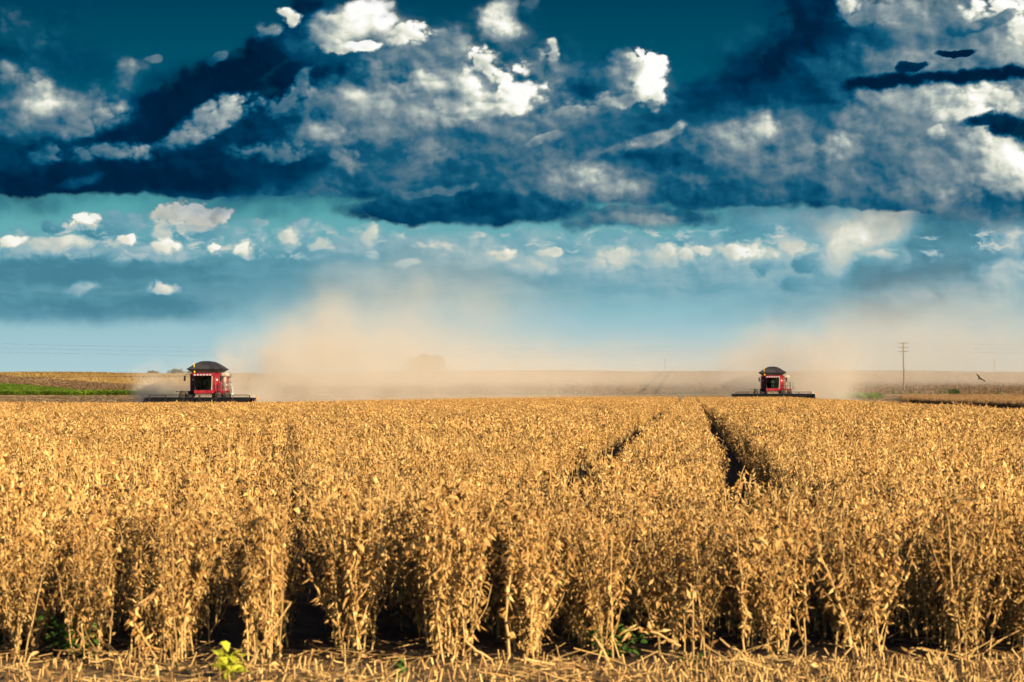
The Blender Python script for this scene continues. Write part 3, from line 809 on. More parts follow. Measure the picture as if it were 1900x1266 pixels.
if extra:
    e = np.array(extra)
    push(e[:, 1], e[:, 0], e[:, 2].astype(int), e[:, 3], 0.05, e[:, 4])
# middle distance, half a metre of row at a time
for i in range(-160, 170):
    y = np.arange(46.0, 135.0, 0.5) + rng.uniform(-0.1, 0.1)
    x = 0.5 * i + 0.13 + RS * (y - FRONT) + rng.normal(0, 0.03, len(y))
    k = (np.abs(x) < 0.18 * 1.1 * y + 2.5) & in_crop(x, y) & ~on_track(x, y, 0.36)
    x, y = x[k], y[k]; n = len(x)
    if n:
        flip = rng.integers(0, 2, n) * math.pi
        push(x, y, NV_NEAR + rng.integers(0, NV_MID, n), -math.atan(RS) * -1.0 + flip, 0.03, rng.uniform(0.9, 1.08, n) * hvar(x, y))
# far, square metre by square metre
for (fn, ya, yb) in ((in_crop, 135.0, BACK), (in_strip, 60.0, 455.0)):
    for y1 in np.arange(ya, yb, 1.0):
        w = 0.18 * 1.1 * y1 + 3
        x = np.arange(-w, w, 1.0) + rng.uniform(-0.5, 0.5)
        y = np.full(len(x), y1) + rng.uniform(-0.2, 0.2, len(x))
        k = fn(x, y, 0.75) & ~on_track(x, y, 0.55)
        x, y = x[k], y[k]; n = len(x)
        if n:
            push(x, y, NV_NEAR + NV_MID + (rng.integers(0, NV_FAR, n) if fn is in_crop else NV_FAR + rng.integers(0, NV_BR, n)), rng.integers(0, 4, n) * math.pi / 2 + rng.normal(0, 0.06, n), 0.02, rng.uniform(0.92, 1.06, n) * (1 + 0.05 * np.sin(x * 0.4) * np.sin(y * 0.09)), farh(x, y) if fn is in_crop else 1.0)
# narrow strips to close the far crop right up to the two wheel tracks
y = np.arange(135.0, BACK, 0.5)
for off in (-1.42, 0.62):
    for sd_ in (-1, 1):
        for dd in (0.42, 0.8):
            x = TS * y + off + sd_ * dd + rng.normal(0, 0.02, len(y))
            k = in_crop(x, y) & ~on_track(x, y, 0.34)
            push(x[k], y[k], NV_NEAR + rng.integers(0, NV_MID, k.sum()), np.full(k.sum(), -math.atan(TS)), 0.03, rng.uniform(0.9, 1.05, k.sum()), farh(x[k], y[k]))
# clean edges along the lane between the two uncut pieces
y = np.arange(100.0, 330.0, 0.27)
for (off, sl_, fn, step_) in ((14.44, TS + 0.0062, in_crop, -1), (23.6, TS, in_strip, 1)):
    for dd in (0.12, 0.42):
        x = sl_ * y + off + step_ * dd + rng.normal(0, 0.015, len(y))
        k = fn(x, y)
        push(x[k], y[k], NV_NEAR + (rng.integers(0, NV_MID, k.sum()) if fn is in_crop else NV_MID + NV_FAR + rng.integers(0, NV_BR, k.sum())), np.full(k.sum(), -math.atan(TS)), 0.03, rng.uniform(0.95, 1.05, k.sum()), 1.06 if fn is in_strip else farh(x[k], y[k]))
crop = scatter("soybean_crop", np.concatenate(P_), np.concatenate(VI_), np.concatenate(RO_), np.concatenate(SC_), variants)
tag(crop, "ripe golden soybean crop filling the field behind the front plants", "crop", kind='stuff')

# the nearest plants, one by one
for (y, x, vi, rz, s) in front_plants:
    r = empty("soybean_plant", (x, y, gzf(x, y)), rz)
    r.rotation_euler = (rnd.gauss(0, 0.05), rnd.gauss(0, 0.05), rz)
    r.scale = (s, s, s)
    tag(r, "dry golden soybean plant hung with pods, standing at the front edge of the crop", "plant", "soybean plants along the front edge of the crop")
    ms, mf = near_parts[vi]
    mesh_obj("stem", ms, r); mesh_obj("foliage", mf, r)

# ------------------------------------------------------------------ straw and stubble in front of the crop
lit = MB()
for k in range(9000):
    y = rnd.uniform(13.0, 16.3) if rnd.random() < 0.93 else rnd.uniform(16.2, 18)
    x = rnd.uniform(-1, 1) * (0.18 * y + 1.2)
    L_ = rnd.choice((0.02, 0.03, 0.05, 0.08, 0.12, 0.2, 0.32)) * rnd.uniform(0.7, 1.3)
    a = rnd.uniform(0, 6.283)
    el = abs(rnd.gauss(0, 0.22))
    d = Vector((math.cos(a), math.sin(a), el)).normalized()
    hump = max(0, math.sin(x * 2.1 + 1) * math.sin(y * 3.0 + x * 1.3) + 0.5 * math.sin(x * 5.3))
    if rnd.random() > 0.35 + hump: continue
    z = rnd.uniform(0.002, 0.03) + 0.035 * hump
    p = Vector((x, y, z))
    if rnd.random() < 0.62:
        lit.tube([p, p + d * L_ * 0.5 + rvec(L_ * 0.06), p + d * L_], rnd.uniform(0.0014, 0.0038), 3, cap=False)
    elif rnd.random() < 0.6:
        pod(lit, p, d, rnd.uniform(0.03, 0.06), rnd.uniform(0.006, 0.012), 0.004)
    else:
        leaf(lit, p, d, rnd.uniform(0.04, 0.08), rnd.uniform(0.012, 0.024), curl=0.2)
for k in range(2600):       # short cut stalks still standing, thicker towards the right
    y = rnd.uniform(14.0, 16.0)
    x = rnd.uniform(-1, 1) * 3.4
    if x < 0.9 and rnd.random() < 0.72: continue
    h = rnd.uniform(0.04, 0.11)
    p = Vector((x, y, 0))
    t = Vector((rnd.gauss(0, 0.35), rnd.gauss(0, 0.35), 1))
    lit.tube([p, p + t * h], rnd.uniform(0.0035, 0.007), 4)
for k in range(500):        # clods
    y = rnd.uniform(13.5, 17.2); x = rnd.uniform(-1, 1) * (0.18 * y + .5); r = rnd.uniform(.012, .04)
    lit.add([(x + r * rnd.uniform(.6, 1.2) * a, y + r * rnd.uniform(.6, 1.2) * b, .6 * r * rnd.uniform(.6, 1.2) * c_) for a, b, c_ in ((1, 0, .1), (0, 1, .1), (-1, 0, .1), (0, -1, .1), (.1, .1, 1))], [(0, 1, 4), (1, 2, 4), (2, 3, 4), (3, 0, 4)], 1)
lo = lit.build("straw_litter", [M_straw, M_clod])
tag(lo, "carpet of cut straw, pods and short stubble along the front of the crop", "straw", kind='stuff')

# ------------------------------------------------------------------ growth on the far hill, green crops, verge
def blade_patch(name, mat, n, h, w, size=1.0, lean=0.3, coll=None):
    mb = MB()
    for k in range(n):
        p = Vector((rnd.uniform(-.5, .5) * size, rnd.uniform(-.5, .5) * size, 0))
        a = rnd.uniform(0, 6.283)
        u = Vector((math.cos(a), math.sin(a), 0)) * w * rnd.uniform(0.5, 1.2)
        t = Vector((rnd.gauss(0, lean) * h, rnd.gauss(0, lean) * h, h * rnd.uniform(0.55, 1.1)))
        m_ = p + t * 0.55
        mb.add([p - u * 0.4, p + u * 0.4, m_ + u, m_ - u, p + t], [(0, 1, 2, 3), (3, 2, 4)])
    o = bpy.data.objects.new(name, mb.mesh(name, mat, fix=False))
    coll.objects.link(o)
    return o

M_hill, Nh, bh, _ = new_mat("hill_crop")
posh = Nh.n('ShaderNodeNewGeometry').outputs['Position']
xh, yh, zh = Nh.sep(posh)
Nh.put(bh.inputs['Base Color'], hill_colour(Nh, posh, xh, yh))
bh.inputs['Roughness'].default_value = 0.9
bh.inputs['Specular IOR Level'].default_value = 0.1
hillv = bpy.data.collections.new("hill_variants")
for i in range(6):
    blade_patch("a_hill_patch_%02d" % i, M_hill, 230, 1.0, 0.035, lean=0.22, coll=hillv)
P, VI, RO, S3 = [], [], [], []
y = 508.0
while y < 1400:
    d = 0.0056 * y
    xs = np.arange(-0.21 * y - 4, 0.21 * y + 4, d) + rng.uniform(-0.5, 0.5) * d
    n = len(xs)
    ysr = y + rng.uniform(-0.4, 0.4, n) * d
    P.append(np.stack([xs, ysr, gz(xs, ysr)], 1))
    VI.append(rng.integers(0, 6, n)); RO.append(np.stack([np.zeros(n), np.zeros(n), rng.uniform(0, 6.28, n)], 1))
    S3.append(np.stack([np.full(n, d * 1.35), np.full(n, d * 1.35), rng.uniform(0.45, 0.75, n) * (0.45 + 0.55 * float(sm(540, 900, y)))], 1))
    y += d
hill_o = scatter("hill_crop", np.concatenate(P), np.concatenate(VI), np.concatenate(RO), np.concatenate(S3), hillv)
tag(hill_o, "bands of ripe and cut crop covering the far hillside to the skyline", "crop", kind='stuff')

# stubble left by the combines
M_stub = crop_mat("stubble", (0.22, 0.14, 0.075), (0.44, 0.29, 0.15), (0.60, 0.43, 0.23))
stubv = bpy.data.collections.new("stubble_variants")
for i in range(5):
    blade_patch("a_stubble_%02d" % i, M_stub, 70, 1.0, 0.02, lean=0.5, coll=stubv)
P, VI, RO, S3 = [], [], [], []
for (ya, yb, step) in ((90, 200, 1.6), (200, 505, 2.0)):
    for yy in np.arange(ya, yb, step):
        w = 0.2 * yy + 4
        xs = np.arange(-w, w, step) + rng.uniform(-.5, .5) * step
        ysr = yy + rng.uniform(-.3, .3, len(xs)) * step
        k = ~in_crop(xs, ysr) & ~in_strip(xs, ysr)
        xs, ysr = xs[k], ysr[k]; n = len(xs)
        P.append(np.stack([xs, ysr, gz(xs, ysr)], 1)); VI.append(rng.integers(0, 5, n))
        RO.append(np.stack([np.zeros(n), np.zeros(n), rng.uniform(0, 6.28, n)], 1))
        S3.append(np.stack([np.full(n, step * 1.3), np.full(n, step * 1.3), rng.uniform(0.12, 0.22, n)], 1))
so = scatter("stubble_field", np.concatenate(P), np.concatenate(VI), np.concatenate(RO), np.concatenate(S3), stubv)
tag(so, "brown cut stubble where the combines have already harvested", "stubble", kind='stuff')

# the green crop on the left, the small green block on the right
greenv = bpy.data.collections.new("green_variants")
for i in range(6):
    mb = MB()
    for k in range(260):
        p = Vector((rnd.uniform(-.5, .5), rnd.uniform(-.5, .5), rnd.uniform(0.1, 1.0) ** 0.7))
        leaf(mb, p, Vector((rnd.uniform(-1, 1), rnd.uniform(-1, 1), rnd.uniform(-.4, .9))), rnd.uniform(0.07, 0.16), rnd.uniform(0.035, 0.075), curl=0.3)
    for k in range(8):
        p = Vector((rnd.uniform(-.5, .5), rnd.uniform(-.5, .5), 0))
        mb.tube([p, p + Vector((rnd.gauss(0, .08), rnd.gauss(0, .08), 0.9))], 0.012, 3, cap=False)
    greenv.objects.link(bpy.data.objects.new("a_green_%02d" % i, mb.mesh("green_patch", M_green, fix=False)))
P, RO, S3 = [], [], []
yy = 398.0
while yy < 735:
    st_ = 0.0030 * yy
    xs = np.arange(-0.24 * yy, -0.118 * yy, st_) + rng.uniform(-.4, .4) * st_
    top = 402 + np.clip((-0.122 - xs / yy) / 0.058, 0, 1.1) ** 1.25 * 265
    k = yy < top
    xs = xs[k]; n = len(xs)
    ysr = yy + rng.uniform(-.4, .4, n) * st_
    P.append(np.stack([xs, ysr, gz(xs, ysr)], 1)); RO.append(np.stack([np.zeros(n), np.zeros(n), rng.uniform(0, 6.28, n)], 1))
    S3.append(np.stack([np.full(n, st_ * 1.25), np.full(n, st_ * 1.25), rng.uniform(0.62, 0.85, n)], 1))
    yy += st_
P = np.concatenate(P)
gf = scatter("green_field", P, rng.integers(0, 6, len(P)), np.concatenate(RO), np.concatenate(S3), greenv)
tag(gf, "bright green young crop on the slope left of the nearer combine", "crop", kind='stuff')

xs, ysr = np.meshgrid(np.arange(51.5, 58.0, 0.8), np.arange(448, 458, 0.9))
xs = xs.ravel() + rng.uniform(-.3, .3, xs.size); ysr = ysr.ravel() + rng.uniform(-.3, .3, ysr.size)
P = np.stack([xs, ysr, gz(xs, ysr)], 1); n = len(P)
gp = scatter("green_patch", P, rng.integers(0, 6, n), np.stack([np.zeros(n), np.zeros(n), rng.uniform(0, 6.28, n)], 1), np.stack([np.full(n, 1.1), np.full(n, 1.1), rng.uniform(0.6, 0.95, n)], 1), greenv)
tag(gp, "dense low block of green growth right of the farther combine", "undergrowth", kind='stuff')

# grass verge along the fence
gv = bpy.data.collections.new("verge_variants")
M_verge = crop_mat("verge_grass", (0.06, 0.085, 0.02), (0.13, 0.15, 0.04), (0.25, 0.22, 0.09), 0.15)
for i in range(4):
    blade_patch("a_verge_%02d" % i, M_verge, 120, 1.0, 0.04, lean=0.35, coll=gv)
xs = np.concatenate([np.arange(-9, 105, 0.9)] * 3)
ysr = 503 + rng.uniform(-1.2, 1.2, len(xs))
dens = 0.30 + 0.7 * ((np.sin(xs * 0.35) + np.sin(xs * 0.13 + 1) + 0.6 * np.sin(xs * 0.9)) > 0.35) + 1.0 * ((xs > 28.5) & (xs < 33.5))
k = rng.random(len(xs)) < dens
xs, ysr = xs[k], ysr[k]; n = len(xs)
hh = rng.uniform(0.12, 0.40, n) + 0.25 * ((xs > 28.5) & (xs < 33.5))
vo = scatter("grass_verge", np.stack([xs, ysr, gz(xs, ysr)], 1), rng.integers(0, 4, n), np.stack([np.zeros(n), np.zeros(n), rng.uniform(0, 6.28, n)], 1), np.stack([np.full(n, 1.0), np.full(n, 1.0), hh], 1), gv)
tag(vo, "uneven strip of grass and weeds along the foot of the wire fence", "grass", kind='stuff')

# ------------------------------------------------------------------ fence, poles, wires
M_wood = simple("weathered_wood", (0.13, 0.10, 0.068), 0.85, var=0.25, scale=2.0)
M_wooddark = simple("dark_wood", (0.075, 0.055, 0.04), 0.85, var=0.25, scale=2.0)
M_wire = simple("wire", (0.10, 0.10, 0.10), 0.5, metal=0.6)
M_ins = simple("insulator", (0.30, 0.28, 0.25), 0.3)

FX0, FX1, FY = -9.0, 104.0, 505.0
fence = empty("wire_fence", ((FX0 + FX1) / 2, FY, gzf((FX0 + FX1) / 2, FY)))
tag(fence, "low wire fence on thin wooden posts between the crop and the hillside", "fence")
Fo = fence.location
px_ = FX0
tops = []
while px_ < FX1:
    b0 = Vector((px_, FY + rnd.uniform(-.12, .12), 0)); b0.z = gzf(b0.x, b0.y)
    h = rnd.choice((1.15, 1.2, 1.25, 1.3, 1.5)) if rnd.random() < 0.9 else 1.75
    r = rnd.uniform(0.05, 0.075)
    mb = MB()
    t = Vector((rnd.gauss(0, .05), 0, h))
    mb.tube([b0 - Fo - Vector((0, 0, .15)), b0 - Fo + t * 0.5, b0 - Fo + t], [r, r * 0.95, r * 0.85], 6)
    p = mb.build("post", M_wooddark, fence)
    tops.append(b0 - Fo)
    px_ += rnd.choice((1.7, 1.9, 2.1, 2.3)) * rnd.uniform(0.9, 1.15)
for zz in (0.35, 0.65, 0.95, 1.1):
    mb = MB()
    mb.tube([q + Vector((0, -.07, zz)) for q in tops], 0.008, 3)
    mb.build("wire", M_wire, fence)

def utility_pole(x, Y, h, label, arms=3):
    g = empty("utility_pole", (x, Y, gzf(x, Y)))
    tag(g, label, "utility pole", "utility poles of the power line")
    mb = MB()
    mb.tube([(0, 0, -.5), (0.03, 0, h * 0.48), (-0.06, 0, h * 0.5), (-0.10, 0, h)], [0.19, 0.17, 0.155, 0.12], 10)
    mb.build("pole", M_wood, g)
    for k in range(arms):
        z = h - 0.12 - k * 0.8
        a = MB(); a.bbox(-0.92 - .1, 0.92 - .1, -0.17, -0.06, z - 0.06, z + 0.06, 0.012)
        ar = a.build("crossarm", M_wooddark, g)
        for xx in (-0.85, 0.65):
            i_ = MB(); i_.lathe([(z + .06, .02), (z + .09, .05), (z + .13, .035), (z + .17, .055), (z + .21, .03)], 8, 'z', (xx, -.115, 0))
            i_.build("insulator", M_ins, ar)
    return g
PY = 556.0
polex = [(1677 - 950) / FPX * PY + k * (-188.0) for k in (-1, 0, 1, 2)]
plab = ["wooden utility pole beyond the right edge of the field carrying the overhead wires", "tall wooden utility pole with three crossarms right of the farther combine",
        "wooden utility pole hidden in the dust behind the nearer combine", "wooden utility pole beyond the left edge of the field carrying the overhead wires"]
poles = []
for i in (1,):
    poles.append(utility_pole(polex[i], PY, 9.55, plab[i]))
wl = ["topmost overhead wire strung from the tall utility pole", "middle overhead wire strung from the tall utility pole", "lowest overhead wire strung from the tall utility pole"]
for k in range(3):
    mb = MB()
    pts = []
    for a in range(3):
        xa, xb = polex[a], polex[a + 1]
        za, zb = gzf(xa, PY) + 9.55 - .12 - k * .8 + .2, gzf(xb, PY) + 9.55 - .12 - k * .8 + .2
        for i in range(24 if a < 2 else 25):
            t = i / 24
            pts.append((xa + (xb - xa) * t + 0.65, PY - .115, za + (zb - za) * t - 1.6 * 4 * t * (1 - t) * 0.8))
    mb.tube(pts, 0.009, 4)
    w_ = mb.build("power_wire", M_wire)
    tag(w_, wl[k], "overhead wire", "overhead wires of the power line")
for i, (pc, lab) in enumerate(((958, "thin distant pole on the skyline nearest the hazy tree"), (1234, "thin distant pole on the skyline above the two hill tracks"), (1845, "thin distant pole on the skyline at the far right"))):
    Y = 1330.0
    b0 = at(pc, Y)
    g = empty("distant_pole", b0)
    tag(g, lab, "pole", "poles on the skyline")
    mb = MB(); mb.tube([(0, 0, -.5), (0, 0, 6.6)], [0.17, 0.12], 8); mb.build("pole_shaft", M_wood, g)
    a = MB(); a.bbox(-0.8, 0.8, -.2, -.08, 6.0, 6.12, .012); a.build("crossarm", M_wooddark, g)

# ------------------------------------------------------------------ trees
M_tree = crop_mat("tree_leaf", (0.025, 0.045, 0.015), (0.05, 0.08, 0.02), (0.09, 0.12, 0.035), 0.2)
M_bark = simple("bark", (0.09, 0.065, 0.045), 0.9, var=0.3, scale=1.5)
def tree(loc, w, h, label, name, nleaf=2600, lsize=0.32, flat=0.5):
    g = empty(name, loc)
    tag(g, label, "tree" if h > 4 else "bush", "trees along the skyline")
    tr = MB()
    base = Vector((0, 0, -.5)); fork = Vector((0, 0, h * 0.30))
    tr.tube([base, Vector((0.1, 0, h * 0.15)), fork], [h * .045, h * .036, h * .03], 8)
    cl = []
    nb = 9
    for k in range(nb):
        a = 2 * math.pi * k / nb + rnd.uniform(-.3, .3)
        rr = w * 0.5 * rnd.uniform(0.35, 0.82)
        e = Vector((math.cos(a) * rr, math.sin(a) * rr, h * rnd.uniform(0.50, 0.80)))
        tr.tube([fork, fork.lerp(e, .5) + Vector((0, 0, h * .06)), e], [h * .02, h * .013, h * .006], 5)
        cl.append((e, w * rnd.uniform(0.13, 0.21)))
    for k in range(7):
        a = rnd.uniform(0, 6.28); rr = w * 0.3 * rnd.random()
        cl.append((Vector((math.cos(a) * rr, math.sin(a) * rr, h * rnd.uniform(0.75, 0.92))), w * rnd.uniform(0.11, 0.17)))
    tr.build("trunk", M_bark, g)
    cr = MB()
    for k in range(nleaf):
        c, r = rnd.choice(cl)
        while True:
            q = rvec(1)
            if 0.2 < q.length < 1: break
        q = q.normalized() * (q.length ** 0.5)
        p = c + Vector((q.x * r, q.y * r, q.z * r * flat * 1.3))
        if p.z < h * .28: continue
        leaf(cr, p, rvec(1) + Vector((0, 0, .2)), lsize * rnd.uniform(.6, 1.3), lsize * .5 * rnd.uniform(.6, 1.2), curl=.2)
    cr.build("crown", M_tree, g)
    return g
tree(at(791, 1290, lift=-2.6), 22, 9.6, "broad spreading tree standing hazy behind the dust on the skyline", "broad_tree", 3200, 0.75)
tree(at(283, 1360, lift=-2.2), 6.2, 4.0, "low dark bush on the skyline farthest left of the nearer combine", "skyline_bush", 700, 0.5, .6)
tree(at(330, 1360, lift=-1.9), 9.5, 4.3, "middle and tallest of the dark bushes on the skyline left of the nearer combine", "skyline_bush", 900, 0.5, .6)
tree(at(352, 1365, lift=-2.3), 5.5, 3.9, "small dark bush on the skyline just left of the nearer combine", "skyline_bush", 600, 0.5, .6)

# weeds standing along the fence
def weed(loc, h, w, label, mat, n=60, name="weed_plant", group="weeds along the wire fence", lsz=0.16):
    g = empty(name, loc)
    tag(g, label, "plant", group)
    st, lf = MB(), MB()
    for k in range(5):
        e = Vector((rnd.uniform(-.5, .5) * w, rnd.uniform(-.3, .3) * w, h * rnd.uniform(.6, 1)))
        st.tube([(0, 0, -.05), e * 0.5 + Vector((0, 0, h * .1)), e], [h * .014, h * .01, h * .005], 4)
        for q in range(n // 5):
            t = rnd.uniform(.2, 1)
            p = e * t + rvec(w * .16)
            p.z = max(p.z, lsz * .3)
            leaf(lf, p, Vector((rnd.uniform(-1, 1), rnd.uniform(-1, 1), rnd.uniform(-.2, .9))), lsz * rnd.uniform(.7, 1.3), lsz * .4 * rnd.uniform(.7, 1.2), curl=.35)
    st.build("stem", mat, g); lf.build("foliage", mat, g)
    return g
for (pc, h, w, lab) in ((1657, 1.25, 0.5, "slim upright green weed left of the utility pole"), (1669, 0.85, 1.0, "bushy green weed just left of the foot of the utility pole"), (1690, 1.15, 0.45, "slim green weed just right of the foot of the utility pole"),
                        (1707, 0.9, 0.7, "small green weed by the second fence post right of the utility pole"), (1745, 0.95, 0.6, "lone green weed midway between the utility pole and the bird"), (1755, 1.0, 1.5, "spreading green bush by the fence below and left of the bird"), (1850, 0.8, 1.3, "low green bush by the fence below and right of the bird")):
    weed(at(pc, 500.0), h, w, lab, M_weed, 60, lsz=0.2)
# flat-topped hedge-like clump
g = empty("clipped_bush", at(1770, 500.0)); tag(g, "wide flat-topped green bush by the fence left of the bird", "bush", "weeds along the wire fence")
lf = MB()
for k in range(420):
    leaf(lf, Vector((rnd.uniform(-.85, .85), rnd.uniform(-.4, .4), rnd.uniform(.15, 1.05))), rvec(1), .2, .09, curl=.3)
lf.build("foliage", M_weed, g)
st = MB()
for k in range(6): st.tube([(-.7 + .28 * k, 0, -.05), (-.75 + .3 * k, 0, .9)], .02, 4)
st.build("stem", M_weed, g)

# weeds and stray stalks in the foreground
g = weed(Vector((-1.50, 15.3, 0)), 0.125, 0.26, "bright yellow-green seedling at the bottom edge left of the middle", M_lime, 26, "seedling", "green weeds at the front of the crop", 0.085)
for (x, y, h, w, n, lab) in ((-2.50, 16.6, .22, .55, 130, "dark green weed tuft in the gap at the lower left"), (-0.60, 15.35, .09, .12, 22, "tiny bright green shoot on the straw near the bottom middle"), (0.60, 16.6, .2, .34, 60, "dim green weed in the dark gap right of the middle"), (1.02, 15.7, .09, .16, 24, "small green shoot on the straw right of the middle")):
    weed(Vector((x, y, 0)), h, w, lab, M_weed, n, "green_weed", "green weeds at the front of the crop", 0.055)

def stalk(pts, r, npod, label, name="bent_stalk"):
    mb, po = MB(), MB()
    pts = [Vector(p) for p in pts]
    g = empty(name, (pts[0].x, pts[0].y, 0))
    tag(g, label, "stalk", "stray stalks at the front of the crop")
    q = [p - g.location for p in pts]
    fine_ = []
    for i in range(len(q) - 1):
        for t in (0, .34, .67): fine_.append(q[i].lerp(q[i + 1], t) + rvec(.006) * (i + t > 0))
    fine_.append(q[-1])
    n = len(fine_)
    mb.tube(fine_, [r * (1 - .5 * i / n) for i in range(n)], 6)
    mb.build("stem", M_stem, g)
    for k in range(npod):
        p = fine_[rnd.randrange(2, n)] + rvec(.01)
        d = Vector((rnd.uniform(-1, 1), rnd.uniform(-1, .6), rnd.uniform(-1.2, .8)))
        pod(po, p, d, rnd.uniform(.05, .08), rnd.uniform(.011, .016), .007)
    if npod: po.build("foliage", M_pod, g)
def fp(pxl, row, Y):
    return ((pxl - 950) / FPX * Y, Y, max(0.0, EYE + (HOR - row) * Y / FPX))
stalk([fp(1592, 1222, 15.95), fp(1572, 1160, 15.90), fp(1545, 1090, 15.85), fp(1515, 1005, 15.80)], .0075, 26, "long stem leaning left out of the crop on the right, hung with pods")
stalk([fp(292, 1222, 15.85), fp(268, 1185, 15.80), fp(247, 1150, 15.75), fp(258, 1120, 15.75), fp(300, 1092, 15.85)], .0075, 46, "drooping pod-laden stalk bent to the left at the lower left")
stalk([fp(945, 1218, 15.85), fp(940, 1150, 15.85), fp(944, 1080, 15.85), fp(950, 1010, 15.90)], .0085, 30, "straight pale stem standing in front of the crop at the bottom middle")
stalk([fp(1285, 1222, 15.90), fp(1284, 1160, 15.85), fp(1286, 1090, 15.85)], .0075, 18, "upright pale stem in front of the dark gap right of the middle")
stalk([fp(1392, 1226, 15.65), fp(1365, 1206, 15.65), fp(1335, 1184, 15.65)], .008, 3, "broken stalk sloping left on the ground beside the dark gap", "broken_stalk")
stalk([fp(1136, 1240, 15.7), fp(1120, 1208, 15.7), fp(1101, 1180, 15.75)], .009, 2, "short thick broken stalk leaning left on the straw right of the middle", "broken_stalk")
stalk([fp(1262, 1198, 15.85), fp(1220, 1176, 15.85), fp(1185, 1165, 15.85), fp(1155, 1172, 15.85)], .007, 16, "arching fallen stalk with hanging pods right of the middle", "fallen_stalk")
stalk([fp(1735, 1216, 15.85), fp(1718, 1204, 15.85), fp(1700, 1203, 15.85), fp(1686, 1212, 15.85)], .007, 2, "small looped stalk arched over the dark ground at the lower right", "fallen_stalk")
stalk([fp(910, 1222, 15.65), fp(872, 1198, 15.65), fp(862, 1180, 15.65), fp(856, 1128, 15.75)], .006, 8, "kinked stalk rising from the straw left of the straight pale stem", "broken_stalk")
stalk([fp(470, 1225, 15.75), fp(495, 1180, 15.75), fp(540, 1118, 15.85)], .0075, 8, "stalk slanting up to the right at the lower left", "broken_stalk")
stalk([fp(292, 1262, 15.3), fp(290, 1232, 15.3)], .014, 0, "thick upright cut stub in the straw at the lower left", "cut_stub")

# ------------------------------------------------------------------ combine harvesters
M_red = simple("red_paint", (0.25, 0.005, 0.019), 0.36, var=0.22, scale=1.2, dust=0.12)
M_blk = simple("black_paint", (0.010, 0.010, 0.011), 0.6, var=0.2, scale=2, dust=0.015)
M_tank = simple("grain_tank_cover", (0.030, 0.030, 0.034), 0.55, var=0.4, scale=1.1, dust=0.04)
M_tankd = simple("tank_hopper", (0.03, 0.029, 0.03), 0.7, var=0.2, scale=1.3, dust=0.12)
M_rub = simple("tyre_rubber", (0.018, 0.017, 0.016), 0.85, var=0.2, scale=3, dust=0.22)
M_rim = simple("rim_paint", (0.42, 0.38, 0.30), 0.5, var=0.15, scale=3, dust=0.3)
M_cream = simple("cream_paint", (0.36, 0.30, 0.22), 0.5, var=0.12, scale=2, dust=0.3)
M_steel = simple("worn_steel", (0.30, 0.27, 0.23), 0.45, metal=0.6, var=0.2, scale=3, dust=0.3)
M_rail = simple("rail_paint", (0.06, 0.05, 0.045), 0.5, var=0.2, scale=3)
M_white = simple("white_paint", (0.75, 0.73, 0.68), 0.45, var=0.08, scale=3, dust=0.1)
M_yel = simple("yellow_marker", (0.75, 0.50, 0.03), 0.5, var=0.1, scale=3)
M_amber = simple("amber_lamp", (0.80, 0.30, 0.02), 0.25, var=0.05, scale=3)
M_seat = simple("seat_cloth", (0.03, 0.03, 0.035), 0.9, var=0.2, scale=6)
M_lens = simple("lamp_lens", (0.42, 0.42, 0.42), 0.12, var=0.05, scale=6, spec=0.8)
M_skin = simple("skin", (0.42, 0.24, 0.16), 0.6, var=0.06, scale=8)
M_shirt = simple("pale_shirt", (0.30, 0.42, 0.40), 0.85, var=0.12, scale=8)
M_jean = simple("dark_trousers", (0.03, 0.035, 0.05), 0.9, var=0.12, scale=8)
M_glass, Ng, bg_, og_ = new_mat("tinted_glass")
Ng.t.nodes.remove(bg_)
gt = Ng.n('ShaderNodeBsdfTransparent'); gt.inputs[0].default_value = (0.30, 0.38, 0.33, 1)
gg = Ng.n('ShaderNodeBsdfGlossy'); gg.inputs['Roughness'].default_value = 0.04; gg.inputs[0].default_value = (0.9, 0.95, 0.92, 1)
fr = Ng.n('ShaderNodeFresnel'); fr.inputs[0].default_value = 1.5
gm = Ng.n('ShaderNodeMixShader')
Ng.t.links.new(fr.outputs[0], gm.inputs[0]); Ng.t.links.new(gt.outputs[0], gm.inputs[1]); Ng.t.links.new(gg.outputs[0], gm.inputs[2]); Ng.t.links.new(gm.outputs[0], og_.inputs[0])

